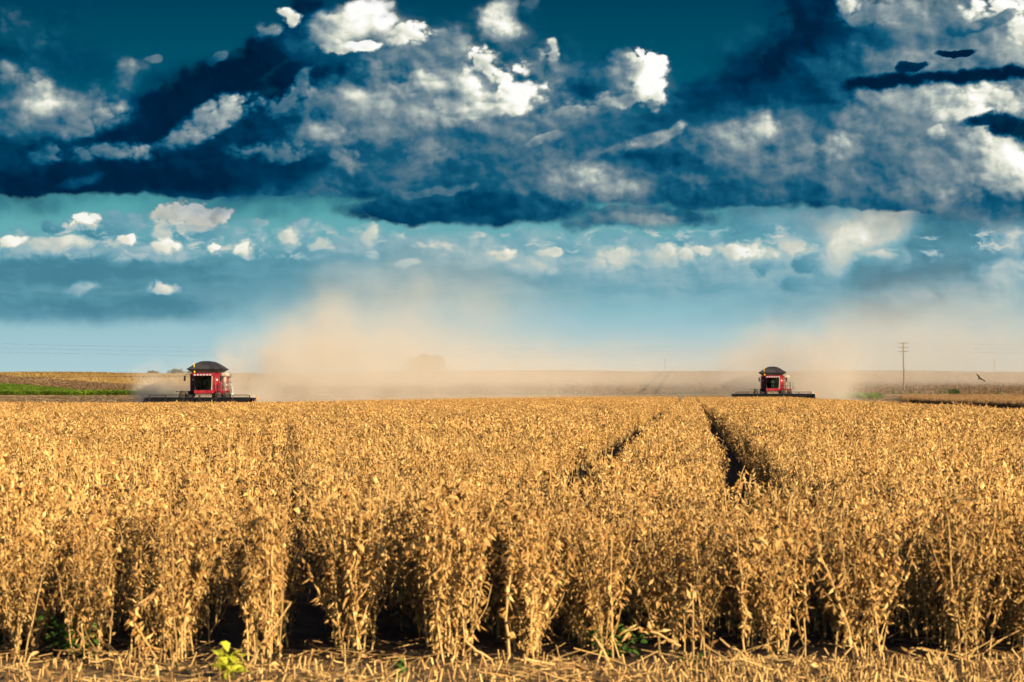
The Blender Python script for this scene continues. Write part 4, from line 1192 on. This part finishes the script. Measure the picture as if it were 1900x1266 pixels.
def wheel(parent, cx, cy, R0, w, rimside):
    rim = MB()
    rr = R0 * 0.56
    rim.lathe([(-w * .40, rr), (-w * .40, rr * .86), (-w * .12, rr * .78), (-w * .06, rr * .25), (-w * .16, rr * .22), (-w * .16, .04), (w * .16, .04), (w * .16, rr * .22), (w * .06, rr * .25), (w * .12, rr * .78), (w * .40, rr * .86), (w * .40, rr)], 28, 'x', (cx, cy, R0))
    ty = MB()
    prof = [(-w * .42, rr), (-w * .5, rr * 1.12), (-w * .5, R0 * .84), (-w * .44, R0 * .93), (-w * .2, R0 * .955), (w * .2, R0 * .955), (w * .44, R0 * .93), (w * .5, R0 * .84), (w * .5, rr * 1.12), (w * .42, rr)]
    ty.lathe(prof, 36, 'x', (cx, cy, R0))
    nl = 22
    for k in range(nl):        # chevron lugs
        for sd_ in (-1, 1):
            a = 2 * math.pi * (k + (0.5 if sd_ > 0 else 0)) / nl
            pts = []
            for (t, da) in ((0.03, 0.0), (0.47, 0.16)):
                for rad in (R0 * .93, R0):
                    for hw in (-0.035, 0.035):
                        an = a + da + hw
                        rq = rad if t < .4 else rad - R0 * .02
                        pts.append((cx + sd_ * w * t, cy + math.sin(an) * rq, R0 + math.cos(an) * rq))
            ty.add(pts, [(0, 1, 3, 2), (4, 6, 7, 5), (0, 4, 5, 1), (2, 3, 7, 6), (0, 2, 6, 4), (1, 5, 7, 3)])
    g = ty.build("wheel", M_rub, parent)
    rim.build("rim", M_rim, g)
    return g

def make_combine(label):
    g = empty("combine_harvester")
    tag(g, label, "combine harvester", "red combine harvesters cutting the soybean field")
    # --- body: side panels, shoulders beside the cab, engine deck
    b = MB()
    prof = [(0.25, 1.45), (0.25, 3.72), (0.45, 3.82), (3.4, 3.82), (3.7, 3.66), (6.1, 3.5), (6.5, 3.1), (6.6, 1.9), (5.6, 1.35), (2.6, 1.15)]
    b.prism(prof, 'x', -1.45, 1.45)
    body = b.build("body", M_red, g)
    for sx in (-1, 1):
        p = MB()
        x0, x1 = (0.95, 1.57) if sx > 0 else (-1.57, -0.95)
        p.bbox(x0, x1, 0.02, 1.3, 1.75, 3.78, 0.07)
        p.bbox(x0 + .05, x1 - .05, -0.04, 0.1, 1.9, 2.65, 0.03)
        q = p.build("shoulder_panel", M_red, g)
        v = MB()
        for k in range(6): v.box(x0 + .12, x1 - .12, -.055, -.04, 2.02 + k * .09, 2.06 + k * .09)
        v.build("vent", M_blk, q)
        d = MB(); d.bbox(x0 + .22, x0 + .36, -.012, .03, 3.02, 3.16, .008); d.build("reflector", M_white, q)
        s = MB(); s.prism([(1.35, 1.75), (1.35, 3.7), (5.9, 3.42), (6.2, 2.0), (5.0, 1.6)], 'x', sx * 1.452, sx * 1.53)
        sp = s.build("side_panel", M_red, g)
        st = MB(); st.prism([(1.6, 2.5), (1.6, 2.75), (5.7, 2.65), (5.75, 2.45)], 'x', sx * 1.531, sx * 1.54); st.build("stripe", M_cream, sp)
    # --- cab
    cab = MB()
    cab.bbox(-0.98, 1.02, -1.25, 0.24, 1.66, 2.02, 0.06)                    # red cab base
    cabo = cab.build("cab", M_red, g)
    r_ = MB()
    r_.prism([(-1.62, 3.50), (-1.58, 3.70), (-1.2, 3.80), (0.2, 3.82), (0.22, 3.48), (-1.5, 3.46)], 'x', -1.0, 1.0)
    r_.build("cab_roof", M_red, cabo)
    lm = MB()
    for k in range(6):
        xx = -0.80 + k * 0.32
        lm.bbox(xx - .10, xx + .10, -1.645, -1.56, 3.51, 3.66, .015)
    for k in range(6):
        pass
    lm.build("work_light", M_lens, cabo)
    gl = MB()                                                                # bowed windscreen
    n = 10
    vs, fs = [], []
    for j in range(5):
        t = j / 4
        z = 2.02 + t * 1.46
        hw = 0.80 + 0.10 * t
        yb = -1.18 - 0.30 * t
        for i in range(n + 1):
            u_ = -1 + 2 * i / n
            vs.append((u_ * hw, yb + 0.22 * u_ * u_ - .06 * math.sin(math.pi * t), z))
    for j in range(4):
        for i in range(n):
            a = j * (n + 1) + i
            fs.append((a, a + 1, a + n + 2, a + n + 1))
    gl.add(vs, fs)
    gl.build("windscreen", M_glass, cabo)
    for sx in (-1, 1):
        w_ = MB(); w_.add([(sx * .81, -.93, 2.03), (sx * .95, .2, 2.03), (sx * .97, .2, 3.46), (sx * .91, -1.23, 3.46)], [(0, 1, 2, 3)])
        w_.build("side_window", M_glass, cabo)
        p = MB(); p.tube([(sx * .83, -.96, 2.0), (sx * .88, -1.10, 2.8), (sx * .93, -1.26, 3.5)], .055, 8)
        p.build("pillar", M_cream if sx > 0 else M_blk, cabo)  # right pillar stands in the sun: that light is put into its paler colour
        p = MB(); p.bbox(sx * .93 - .05, sx * .93 + .05, .14, .24, 2.0, 3.5, .015); p.build("pillar", M_blk, cabo)
    se = MB(); se.bbox(-.28, .28, -.45, .05, 2.35, 2.5, .05); se.bbox(-.26, .26, -.02, .14, 2.45, 3.15, .05); se.bbox(-.13, .13, .0, .1, 3.15, 3.36, .03); se.bbox(-.9, .92, .16, .23, 2.03, 3.46, .01)
    se.build("seat", M_seat, cabo)
    sw = MB(); sw.tube([(0, -.95, 2.05), (0, -.75, 2.72)], .04, 8)
    ring = [(.2 * math.cos(a), -.74 - .06 * math.sin(a), 2.74 + .16 * math.sin(a)) for a in [2 * math.pi * k / 20 for k in range(21)]]
    sw.tube(ring, .018, 6); sw.build("steering_wheel", M_blk, cabo)
    # --- grain tank: flared hopper under a tented cover
    h = MB()
    def ring4(x, y0, y1, z): return [(-x, y0, z), (x, y0, z), (x, y1, z), (-x, y1, z)]
    def loft(mb, a, b2, mi=0): mb.add(a + b2, [(0, 1, 5, 4), (1, 2, 6, 5), (2, 3, 7, 6), (3, 0, 4, 7), (3, 2, 1, 0), (4, 5, 6, 7)], mi)
    loft(h, ring4(1.33, 0.35, 3.0, 3.80), ring4(1.90, -0.12, 3.55, 4.17))
    tank = h.build("grain_tank", M_tankd, g)
    c = MB()
    pan = []
    # a tented cover: rings rise from the rim to a rounded crown
    RX = [(1.92, -0.14, 3.57, 4.172), (1.62, 0.02, 3.42, 4.36), (1.30, 0.20, 3.25, 4.58), (0.98, 0.36, 3.1, 4.78), (0.66, 0.50, 2.95, 4.93), (0.36, 0.62, 2.85, 5.0)]
    for (hx, ya_, yb_, z_) in RX:
        sag = 0.05
        pan += [(-hx, ya_ + .05, z_), (-hx * .36, ya_, z_ + (.02 if z_ > 4.3 else 0)), (hx * .40, ya_, z_ + (.03 if z_ > 4.3 else 0)), (hx, ya_ + .05, z_), (hx, (ya_ + yb_) / 2, z_ - (sag if 4.3 < z_ < 4.95 else 0)), (hx, yb_, z_), (-hx, yb_, z_), (-hx, (ya_ + yb_) / 2, z_ - (sag if 4.3 < z_ < 4.95 else 0))]
    fs_ = []
    for q in range(len(RX) - 1):
        for k in range(8):
            fs_.append((q * 8 + k, q * 8 + (k + 1) % 8, q * 8 + 8 + (k + 1) % 8, q * 8 + 8 + k))
    fs_.append(tuple(range(len(RX) * 8 - 8, len(RX) * 8))); fs_.append(tuple(reversed(range(8))))
    c.add(pan, fs_)
    co = c.build("tank_cover", M_tank, tank)
    sm_ = MB()
    for k in (0, 1, 2, 3):
        sm_.tube([pan[q * 8 + k] for q in range(6)], .024, 6)
    sm_.tube([pan[0], pan[1], pan[2], pan[3]], .035, 6)
    sm_.build("cover_seam", M_blk, tank)
    rd = MB(); rd.bbox(-.95, .95, .3, .36, 3.83, 3.93, .02); rd.build("tank_ladder_bar", M_blk, tank)
    # --- chassis and feeder house
    ch = MB(); ch.bbox(-1.0, 1.0, -.2, 5.6, .85, 1.5, .05); ch.bbox(-2.5, 2.5, -.16, .16, .80, 1.05, .03); ch.bbox(-1.3, 1.3, 4.5, 4.7, .62, .82, .02)
    ch.build("chassis", M_blk, g)
    f = MB()
    f.prism([(-2.25, .42), (-2.25, 1.15), (-0.9, 1.66), (0.1, 1.66), (0.1, .9), (-1.0, .7)], 'x', -.78, .74)
    fe = f.build("feeder_house", M_cream, g)
    fr_ = MB(); fr_.bbox(-.86, .82, -2.31, -2.24, .32, 1.22, .02); fr_.build("feeder_frame", M_blk, fe)
    # --- wheels
    for cx in (-2.30, -1.46, 1.46, 2.30): wheel(g, cx, 0.0, 0.98, .60, 1)
    for cx in (-1.25, 1.25): wheel(g, cx, 4.6, 0.70, .48, 1)
    # --- platform, railing and ladder on the machine's left (picture right)
    pl = MB(); pl.bbox(1.58, 2.55, -.5, 1.3, 1.90, 1.97, .01); pl.bbox(1.6, 2.3, -.55, -.45, 1.72, 1.90, .01)
    plo = pl.build("platform", M_red, g)
    rl = MB()
    for x_, y_ in ((1.75, -.45), (2.05, -.45), (2.42, -.45), (2.42, .4), (2.42, 1.2)):
        rl.tube([(x_, y_, 1.95), (x_, y_, 2.86)], .036, 6)
    for zz in (2.42, 2.86):
        rl.tube([(1.75, -.45, zz), (2.42, -.45, zz), (2.42, 1.2, zz)], .032, 6)
    rl.build("railing", M_rail, plo)
    la = MB()
    for yy in (-.46, -.02):
        la.tube([(2.62, yy, 2.75), (2.80, yy, 2.45), (2.98, yy, .78)], .028, 6)
    for k in range(6):
        z = .9 + k * .26
        la.box(2.96 - (z - .78) * .1, 3.02 - (z - .78) * .1 + .05, -.46, -.02, z, z + .03)
    la.build("ladder", M_white, g)
    lr = MB(); lr.tube([(2.72, -.5, 1.95), (2.72, -.5, 2.9), (2.86, -.5, 2.55), (2.9, -.5, 1.7)], .022, 6); lr.build("grab_rail", M_rail, g)
    # --- unloading auger folded back along the left side
    au = MB()
    au.tube([(1.86, .95, 1.97), (1.86, .95, 3.30), (1.90, .85, 3.56)], [.19, .19, .21], 14)
    au.tube([(1.62, .62, 3.62), (1.95, .66, 3.66), (2.14, .9, 3.62), (2.10, 1.4, 3.60), (1.9, 3.6, 3.50)], [.20, .22, .21, .19, .18], 14)
    auo = au.build("unloading_auger", M_cream, g)
    el = MB(); el.lathe([(3.5, .17), (3.55, .22), (3.8, .22), (3.85, .17)], 14, 'y', (1.9, 0, 3.5)); el.build("auger_spout", M_blk, auo)
    # --- arms, mirrors, beacon, aerial
    ar = MB(); ar.tube([(-1.5, -.25, 1.90), (-2.85, -.25, 1.88)], .035, 6); ar.bbox(-2.97, -2.78, -.3, -.2, 1.82, 1.95, .012)
    ar.build("marker_arm", M_rail, g)
    for sx, zc in ((-1, 3.24), (1, 3.2)):
        mi = MB(); mi.tube([(sx * .98, -1.3, 3.58), (sx * 1.5, -1.34, 3.66), (sx * 1.82, -1.35, 3.60), (sx * 1.86, -1.35, zc)], .022, 6)
        mo = mi.build("mirror_arm", M_blk, g)
        m2 = MB(); m2.bbox(sx * 1.86 - .10, sx * 1.86 + .10, -1.42, -1.33, zc - .30, zc + .26, .03); m2.build("mirror", M_blk, mo)
    an = MB(); an.tube([(-1.16, .1, 3.77), (-1.16, .1, 4.85)], .02, 6); an.bbox(-1.20, -1.12, .06, .14, 4.35, 4.75, .01)
    an.build("aerial", M_yel, g)
    be = MB(); be.lathe([(3.78, .09), (3.84, .10), (3.98, .085), (4.03, .03)], 12, 'z', (-1.12, -.0, 0)); be.build("beacon", M_amber, g)
    bar = MB(); bar.tube([(-1.75, -.15, 4.19), (-1.5, -.35, 4.22), (-1.1, -.4, 4.22)], .02, 6); bar.build("cover_rod", M_steel, g)
    ex = MB(); ex.tube([(-.7, 4.6, 3.6), (-.7, 4.6, 4.25), (-.7, 4.75, 4.4)], .08, 10); ex.build("exhaust", M_steel, g)
    gr = MB(); gr.bbox(-1.2, 1.2, 6.45, 6.75, 1.1, 2.0, .05); gr.build("straw_chopper", M_blk, g)
    # --- header
    HW = 5.45
    hd = MB()
    hd.box(-HW, HW, -2.42, -2.34, .22, 1.18)
    hd.prism([(-2.34, .18), (-3.75, .10), (-3.80, .16), (-2.42, .52)], 'x', -HW, HW)
    hd.box(-HW, HW, -2.45, -2.31, 1.17, 1.25)
    for k in range(12):
        xx = -HW + .3 + k * (2 * HW - .6) / 11
        hd.box(xx - .04, xx + .04, -2.33, -2.2, .22, 1.2)
    hdo = hd.build("header", M_blk, g)
    kn = MB()
    kn.box(-HW, HW, -3.92, -3.78, .10, .14)
    for k in range(150):
        xx = -HW + .04 + k * (2 * HW - .08) / 149
        kn.add([(xx - .02, -3.9, .11), (xx + .02, -3.9, .11), (xx, -4.04, .12), (xx, -3.9, .14)], [(0, 1, 2), (0, 2, 3), (1, 3, 2), (0, 3, 1)])
    kn.build("cutter_bar", M_steel, hdo)
    re = MB()
    RC = Vector((0, -3.35, 1.0)); RR = .52
    re.tube([(-HW + .25, RC.y, RC.z), (HW - .25, RC.y, RC.z)], .075, 10)
    for k in range(6):
        a = 2 * math.pi * k / 6 + math.pi / 2
        y_, z_ = RC.y + RR * math.cos(a), RC.z + RR * math.sin(a)
        re.tube([(-HW + .3, y_, z_), (HW - .3, y_, z_)], .04, 6)
        for q in range(60):
            xx = -HW + .35 + q * (2 * HW - .7) / 59
            re.tube([(xx, y_, z_), (xx, y_ + .04, z_ - .26)], .02, 3, cap=False)
    for q in range(7):
        xx = -HW + .3 + q * (2 * HW - .6) / 6
        for k in range(6):
            a = 2 * math.pi * k / 6 + math.pi / 2
            a2 = a + math.pi / 3
            re.tube([(xx, RC.y, RC.z), (xx, RC.y + RR * math.cos(a), RC.z + RR * math.sin(a))], .025, 5)
            re.tube([(xx, RC.y + RR * math.cos(a), RC.z + RR * math.sin(a)), (xx, RC.y + RR * math.cos(a2), RC.z + RR * math.sin(a2))], .018, 4)
    re.build("reel", M_blk, hdo)
    for xx in (-HW + .1, -2.1, 1.4, HW - .1):
        ra = MB(); ra.tube([(xx, -2.36, 1.2), (xx, -2.9, 1.22), (xx, RC.y, RC.z)], .05, 6); ra.build("reel_arm", M_blk, hdo)
    for sx in (-1, 1):
        dv = MB()
        dv.prism([(-2.3, .12), (-2.3, 1.16), (-2.9, 1.26), (-3.6, 1.14), (-4.2, .62), (-4.9, .14), (-4.2, .08)], 'x', sx * HW, sx * (HW + .22))
        d_ = dv.build("divider", M_blk, hdo)
        pn = MB(); pn.prism([(-2.6, .7), (-2.6, 1.1), (-3.5, 1.0), (-3.9, .68)], 'x', sx * (HW + .222), sx * (HW + .235)); pn.build("divider_decal", M_red, hdo)
    fl = MB(); fl.bbox(HW + .24, HW + .46, -2.6, -2.5, 1.12, 1.32, .015); fl.tube([(HW + .1, -2.55, 1.1), (HW + .36, -2.55, 1.2)], .025, 5); fl.build("warning_plate", M_amber, hdo)
    wl_ = MB(); wl_.tube([(HW + .02, -2.5, 1.15), (HW + .02, -2.5, 1.62)], .02, 5); wl_.build("marker_rod", M_white, hdo)
    for xx in (-2.2, 1.38):
        ym = MB(); ym.tube([(xx, -4.0, .45), (xx, -3.99, 1.02)], .03, 6); ym.build("row_marker", M_yel, hdo)
    return g

def copy_tree(o, parent=None):
    c = o.copy(); COL.objects.link(c)
    if parent: c.parent = parent
    for ch in list(o.children): copy_tree(ch, c)
    return c
HEAD = -math.atan(TS)
ca = make_combine("nearer and larger red combine harvester cutting the crop left of the middle")
cb = copy_tree(ca)
cb['label'] = "farther red combine harvester cutting the crop right of the middle"
def place(c, pxl, Y):
    x = (pxl - 950) / FPX * Y
    c.location = (x, Y, gzf(x, Y) - 0.02)
    c.rotation_euler = (0, 0, HEAD)
place(ca, 380.5, 293.0)
place(cb, 1433.5, 391.0)

# ------------------------------------------------------------------ operator in the farther cab
def operator(host, label):
    bm_me = bpy.data.meshes.new("person")
    J = [((0, 0, 2.52), .15), ((0, 0, 2.72), .15), ((0, -.02, 2.95), .17), ((0, -.02, 3.06), .075), ((0, -.04, 3.14), .075), ((0, -.06, 3.22), .105), ((0, -.05, 3.32), .085),
         ((-.19, -.02, 2.98), .065), ((-.27, -.14, 2.78), .052), ((-.15, -.48, 2.80), .04), ((.19, -.02, 2.98), .065), ((.27, -.14, 2.78), .052), ((.15, -.48, 2.80), .04),
         ((-.11, -.40, 2.58), .085), ((-.14, -.52, 2.14), .055), ((-.14, -.66, 2.08), .04), ((.11, -.40, 2.58), .085), ((.14, -.52, 2.14), .055), ((.14, -.66, 2.08), .04),
         ((-.11, -.62, 2.82), .03), ((.11, -.62, 2.82), .03)]
    E = [(0, 1), (1, 2), (2, 3), (3, 4), (4, 5), (5, 6), (2, 7), (7, 8), (8, 9), (9, 19), (2, 10), (10, 11), (11, 12), (12, 20), (0, 13), (13, 14), (14, 15), (0, 16), (16, 17), (17, 18)]
    bm_me.from_pydata([j[0] for j in J], E, [])
    g = mesh_obj("person", bm_me)
    md = g.modifiers.new("skin", 'SKIN'); md.use_smooth_shade = True
    for v, j in zip(bm_me.skin_vertices[0].data, J): v.radius = (j[1], j[1])
    bm_me.skin_vertices[0].data[0].use_root = True
    g.modifiers.new("sub", 'SUBSURF').levels = 2
    g.modifiers["sub"].render_levels = 2
    bm_me.materials.append(M_shirt)
    g.location = host.location; g.rotation_euler = host.rotation_euler
    tag(g, label, "person")
    hd = MB()
    hd.lathe([(3.12, .03), (3.15, .075), (3.22, .10), (3.30, .098), (3.36, .07), (3.385, .02)], 16, 'z', (0, -.07, 0))
    hd.bbox(-.018, .018, -.195, -.15, 3.2, 3.25, .006)
    hdo = hd.build("face", M_skin, g, smooth=True)
    cp = MB(); cp.lathe([(3.28, .108), (3.33, .104), (3.39, .07), (3.41, .02)], 16, 'z', (0, -.06, 0)); cp.bbox(-.08, .08, -.27, -.14, 3.275, 3.295, .006)
    cp.build("cap", M_jean, g)
    return g
operator(cb, "driver in a pale shirt sitting at the wheel inside the farther combine's cab")

# ------------------------------------------------------------------ bird of prey gliding low on the right
M_fea, Nf, bf, _ = new_mat("brown_feathers")
tcf = Nf.n('ShaderNodeTexCoord').outputs['Object']
nf = Nf.noise(Nf.v('MULTIPLY', tcf, (30, 8, 20)), 1.0, 4, .6)
Nf.put(bf.inputs['Base Color'], Nf.ramp(nf, [(.3, (.05, .03, .018)), (.7, (.16, .09, .05))])); bf.inputs['Roughness'].default_value = .8
M_feaw = simple("white_feathers", (0.62, 0.56, 0.48), 0.8, var=.12, scale=20)
def bird(loc, rz, roll):
    g = empty("bird", loc); tag(g, "brown bird of prey gliding low over the field right of the tall utility pole", "bird")
    mb = MB()
    # wings: chord sections from tip to tip through the shoulders, body lofted on the same surface
    def wing(sx):
        secs = []
        for (t, yb, ch, z, th) in ((0.05, .0, .24, 0.0, .05), (.18, .03, .25, .05, .035), (.34, .06, .23, .10, .02), (.50, .02, .17, .12, .014), (.62, -.06, .09, .13, .008), (.68, -.12, .03, .13, .004)):
            secs.append([(sx * t, yb - ch * .5 * 0 + .10, z), (sx * t, yb - ch * .3 + .06, z + th), (sx * t, yb - ch, z + th * .2), (sx * t, yb - ch * .3 + .06, z - th * .6)])
        vs = [p for s_ in secs for p in s_]
        fs = []
        for i in range(len(secs) - 1):
            for k in range(4):
                fs.append((i * 4 + k, i * 4 + (k + 1) % 4, i * 4 + 4 + (k + 1) % 4, i * 4 + 4 + k))
        fs.append((0, 1, 2, 3)); fs.append(tuple(len(vs) - 4 + k for k in (3, 2, 1, 0)))
        mb.add(vs, fs)
    wing(1); wing(-1)
    mb.lathe([(-.30, .02), (-.22, .05), (-.08, .085), (.06, .09), (.14, .06), (.18, .055), (.24, .05), (.28, .02)], 12, 'y', (0, 0, 0))
    mb.add([(-.03, -.24, .0), (.03, -.24, .0), (.10, -.46, -.01), (-.10, -.46, -.01), (-.03, -.24, .015), (.03, -.24, .015), (.10, -.46, .0), (-.10, -.46, .0)], [(0, 1, 2, 3), (7, 6, 5, 4), (0, 4, 5, 1), (1, 5, 6, 2), (2, 6, 7, 3), (3, 7, 4, 0)])
    bo = mb.build("body", M_fea, g, smooth=True)
    w = MB(); w.lathe([(-.20, .056), (-.10, .088), (0.02, .094), (.05, .088)], 12, 'y', (0.02, 0, -.006)); w.build("pale_underside", M_feaw, g, smooth=True)
    bk = MB(); bk.lathe([(.27, .022), (.31, .014), (.335, .003)], 8, 'y', (0, 0, -.005)); bk.build("beak", M_yel, g)
    g.rotation_euler = (R(8), R(roll), rz); g.scale = (.7, .7, .7)
bird((0.1647 * 215, 215.0, EYE + 24 * 215 / FPX), R(200), -36)

# ------------------------------------------------------------------ dust hanging behind the combines
def dust(name, label, lo, hi, dens, build, colr=(0.72, 0.635, 0.525), aniso=-0.25):
    mb = MB(); mb.box(lo[0], hi[0], lo[1], hi[1], lo[2], hi[2])
    m = bpy.data.materials.new(name); m.use_nodes = True
    t = m.node_tree; t.nodes.clear()
    N = NT(t)
    out = N.n('ShaderNodeOutputMaterial')
    pv = N.n('ShaderNodeVolumePrincipled')
    pv.inputs['Color'].default_value = (*colr, 1)
    pv.inputs['Anisotropy'].default_value = aniso
    pos = N.n('ShaderNodeNewGeometry').outputs['Position']
    N.put(pv.inputs['Density'], N.m('MULTIPLY', build(N, pos), dens))
    t.links.new(pv.outputs[0], out.inputs['Volume'])
    o = mb.build(name, m)
    tag(o, label, "dust", "dust clouds raised by the combines", 'stuff')
    return o

def cloud_nodes(N, pos, blobs, wamp=(7, 10, 4), wscale=0.07):
    """sum of soft puffs: (x, y, z, rx, ry, rz, strength), frayed by noise"""
    w = N.v('SUBTRACT', N.noise(pos, wscale, 3, 0.55, color=True), (.5, .5, .5))
    p = N.v('ADD', pos, N.v('MULTIPLY', w, tuple(2 * a for a in wamp)))
    acc = None
    for (x, y, z, rx, ry, rz, k) in blobs:
        mp = N.n('ShaderNodeMapping', vector_type='TEXTURE')
        N.t.links.new(p, mp.inputs[0])
        mp.inputs['Location'].default_value = (x, y, z); mp.inputs['Scale'].default_value = (rx, ry, rz)
        gr = N.n('ShaderNodeTexGradient', gradient_type='QUADRATIC_SPHERE'); N.t.links.new(mp.outputs[0], gr.inputs[0])
        acc = N.m('MULTIPLY', gr.outputs['Fac'], k) if acc is None else N.m('MULTIPLY_ADD', gr.outputs['Fac'], k, acc)
    n = N.noise(pos, 0.20, 4, 0.62)
    return N.m('MULTIPLY', acc, N.mapr(n, 0.32, 0.68, 0.25, 1.6))

# nearer machine: thick at its back, drifting right and away, thinning as it climbs
A_BLOBS = [(-29, 306, 2, 6, 8, 6.5, 4.6), (-25.5, 315, 3, 8, 13, 8.5, 3.4), (-20.5, 328, 4, 11, 20, 10.5, 1.7), (-13, 345, 3.5, 14, 28, 10, .8), (-4, 370, 2, 19, 38, 9, .42), (8, 400, 1.5, 24, 40, 9, .25), (-19, 338, 9, 14, 28, 9.5, .55), (-6, 365, 11, 20, 38, 11, .22), (-11, 350, 14, 17, 30, 9, .16),
           (-38.2, 305, .8, 3.8, 5, 4.4, 6.0), (-35.0, 306, 1.6, 3.4, 5, 4.6, 4.0)]
dust("dust_plume", "tall golden dust cloud drifting right from the nearer combine", (-48, 299.0, -0.6), (38, 430, 27), 0.080, lambda N, p: cloud_nodes(N, p, A_BLOBS, (6, 9, 5), 0.10))
B_BLOBS = [(43.5, 402, 2.5, 6.5, 9, 9, 4.0), (33, 400, 2.5, 6, 9, 8, 2.2), (38, 414, 5, 10, 18, 10, 1.5), (46, 425, 3, 8, 24, 9, 0.9), (48, 412, 6, 8, 16, 11, 0.9), (58, 435, 8, 14, 30, 14, .24), (70, 460, 14, 26, 40, 18, .08), (29, 430, 2, 14, 30, 8, .4)]
dust("dust_plume", "smaller cream dust cloud around and behind the farther combine", (10, 395.5, -0.6), (104, 497, 34), 0.080, lambda N, p: cloud_nodes(N, p, B_BLOBS, (6, 9, 5), 0.10))
C_BLOBS = [(15, 660, 5, 95, 160, 15, .9), (110, 680, 8, 80, 140, 24, 1.2), (-30, 650, 6, 50, 140, 16, .8)]
dust("dust_veil", "thin tan veil of old dust hanging over the hillside between the combines", (-95, 500, 0.5), (190, 830, 44), 0.012, lambda N, p: cloud_nodes(N, p, C_BLOBS, (18, 24, 6), 0.03))
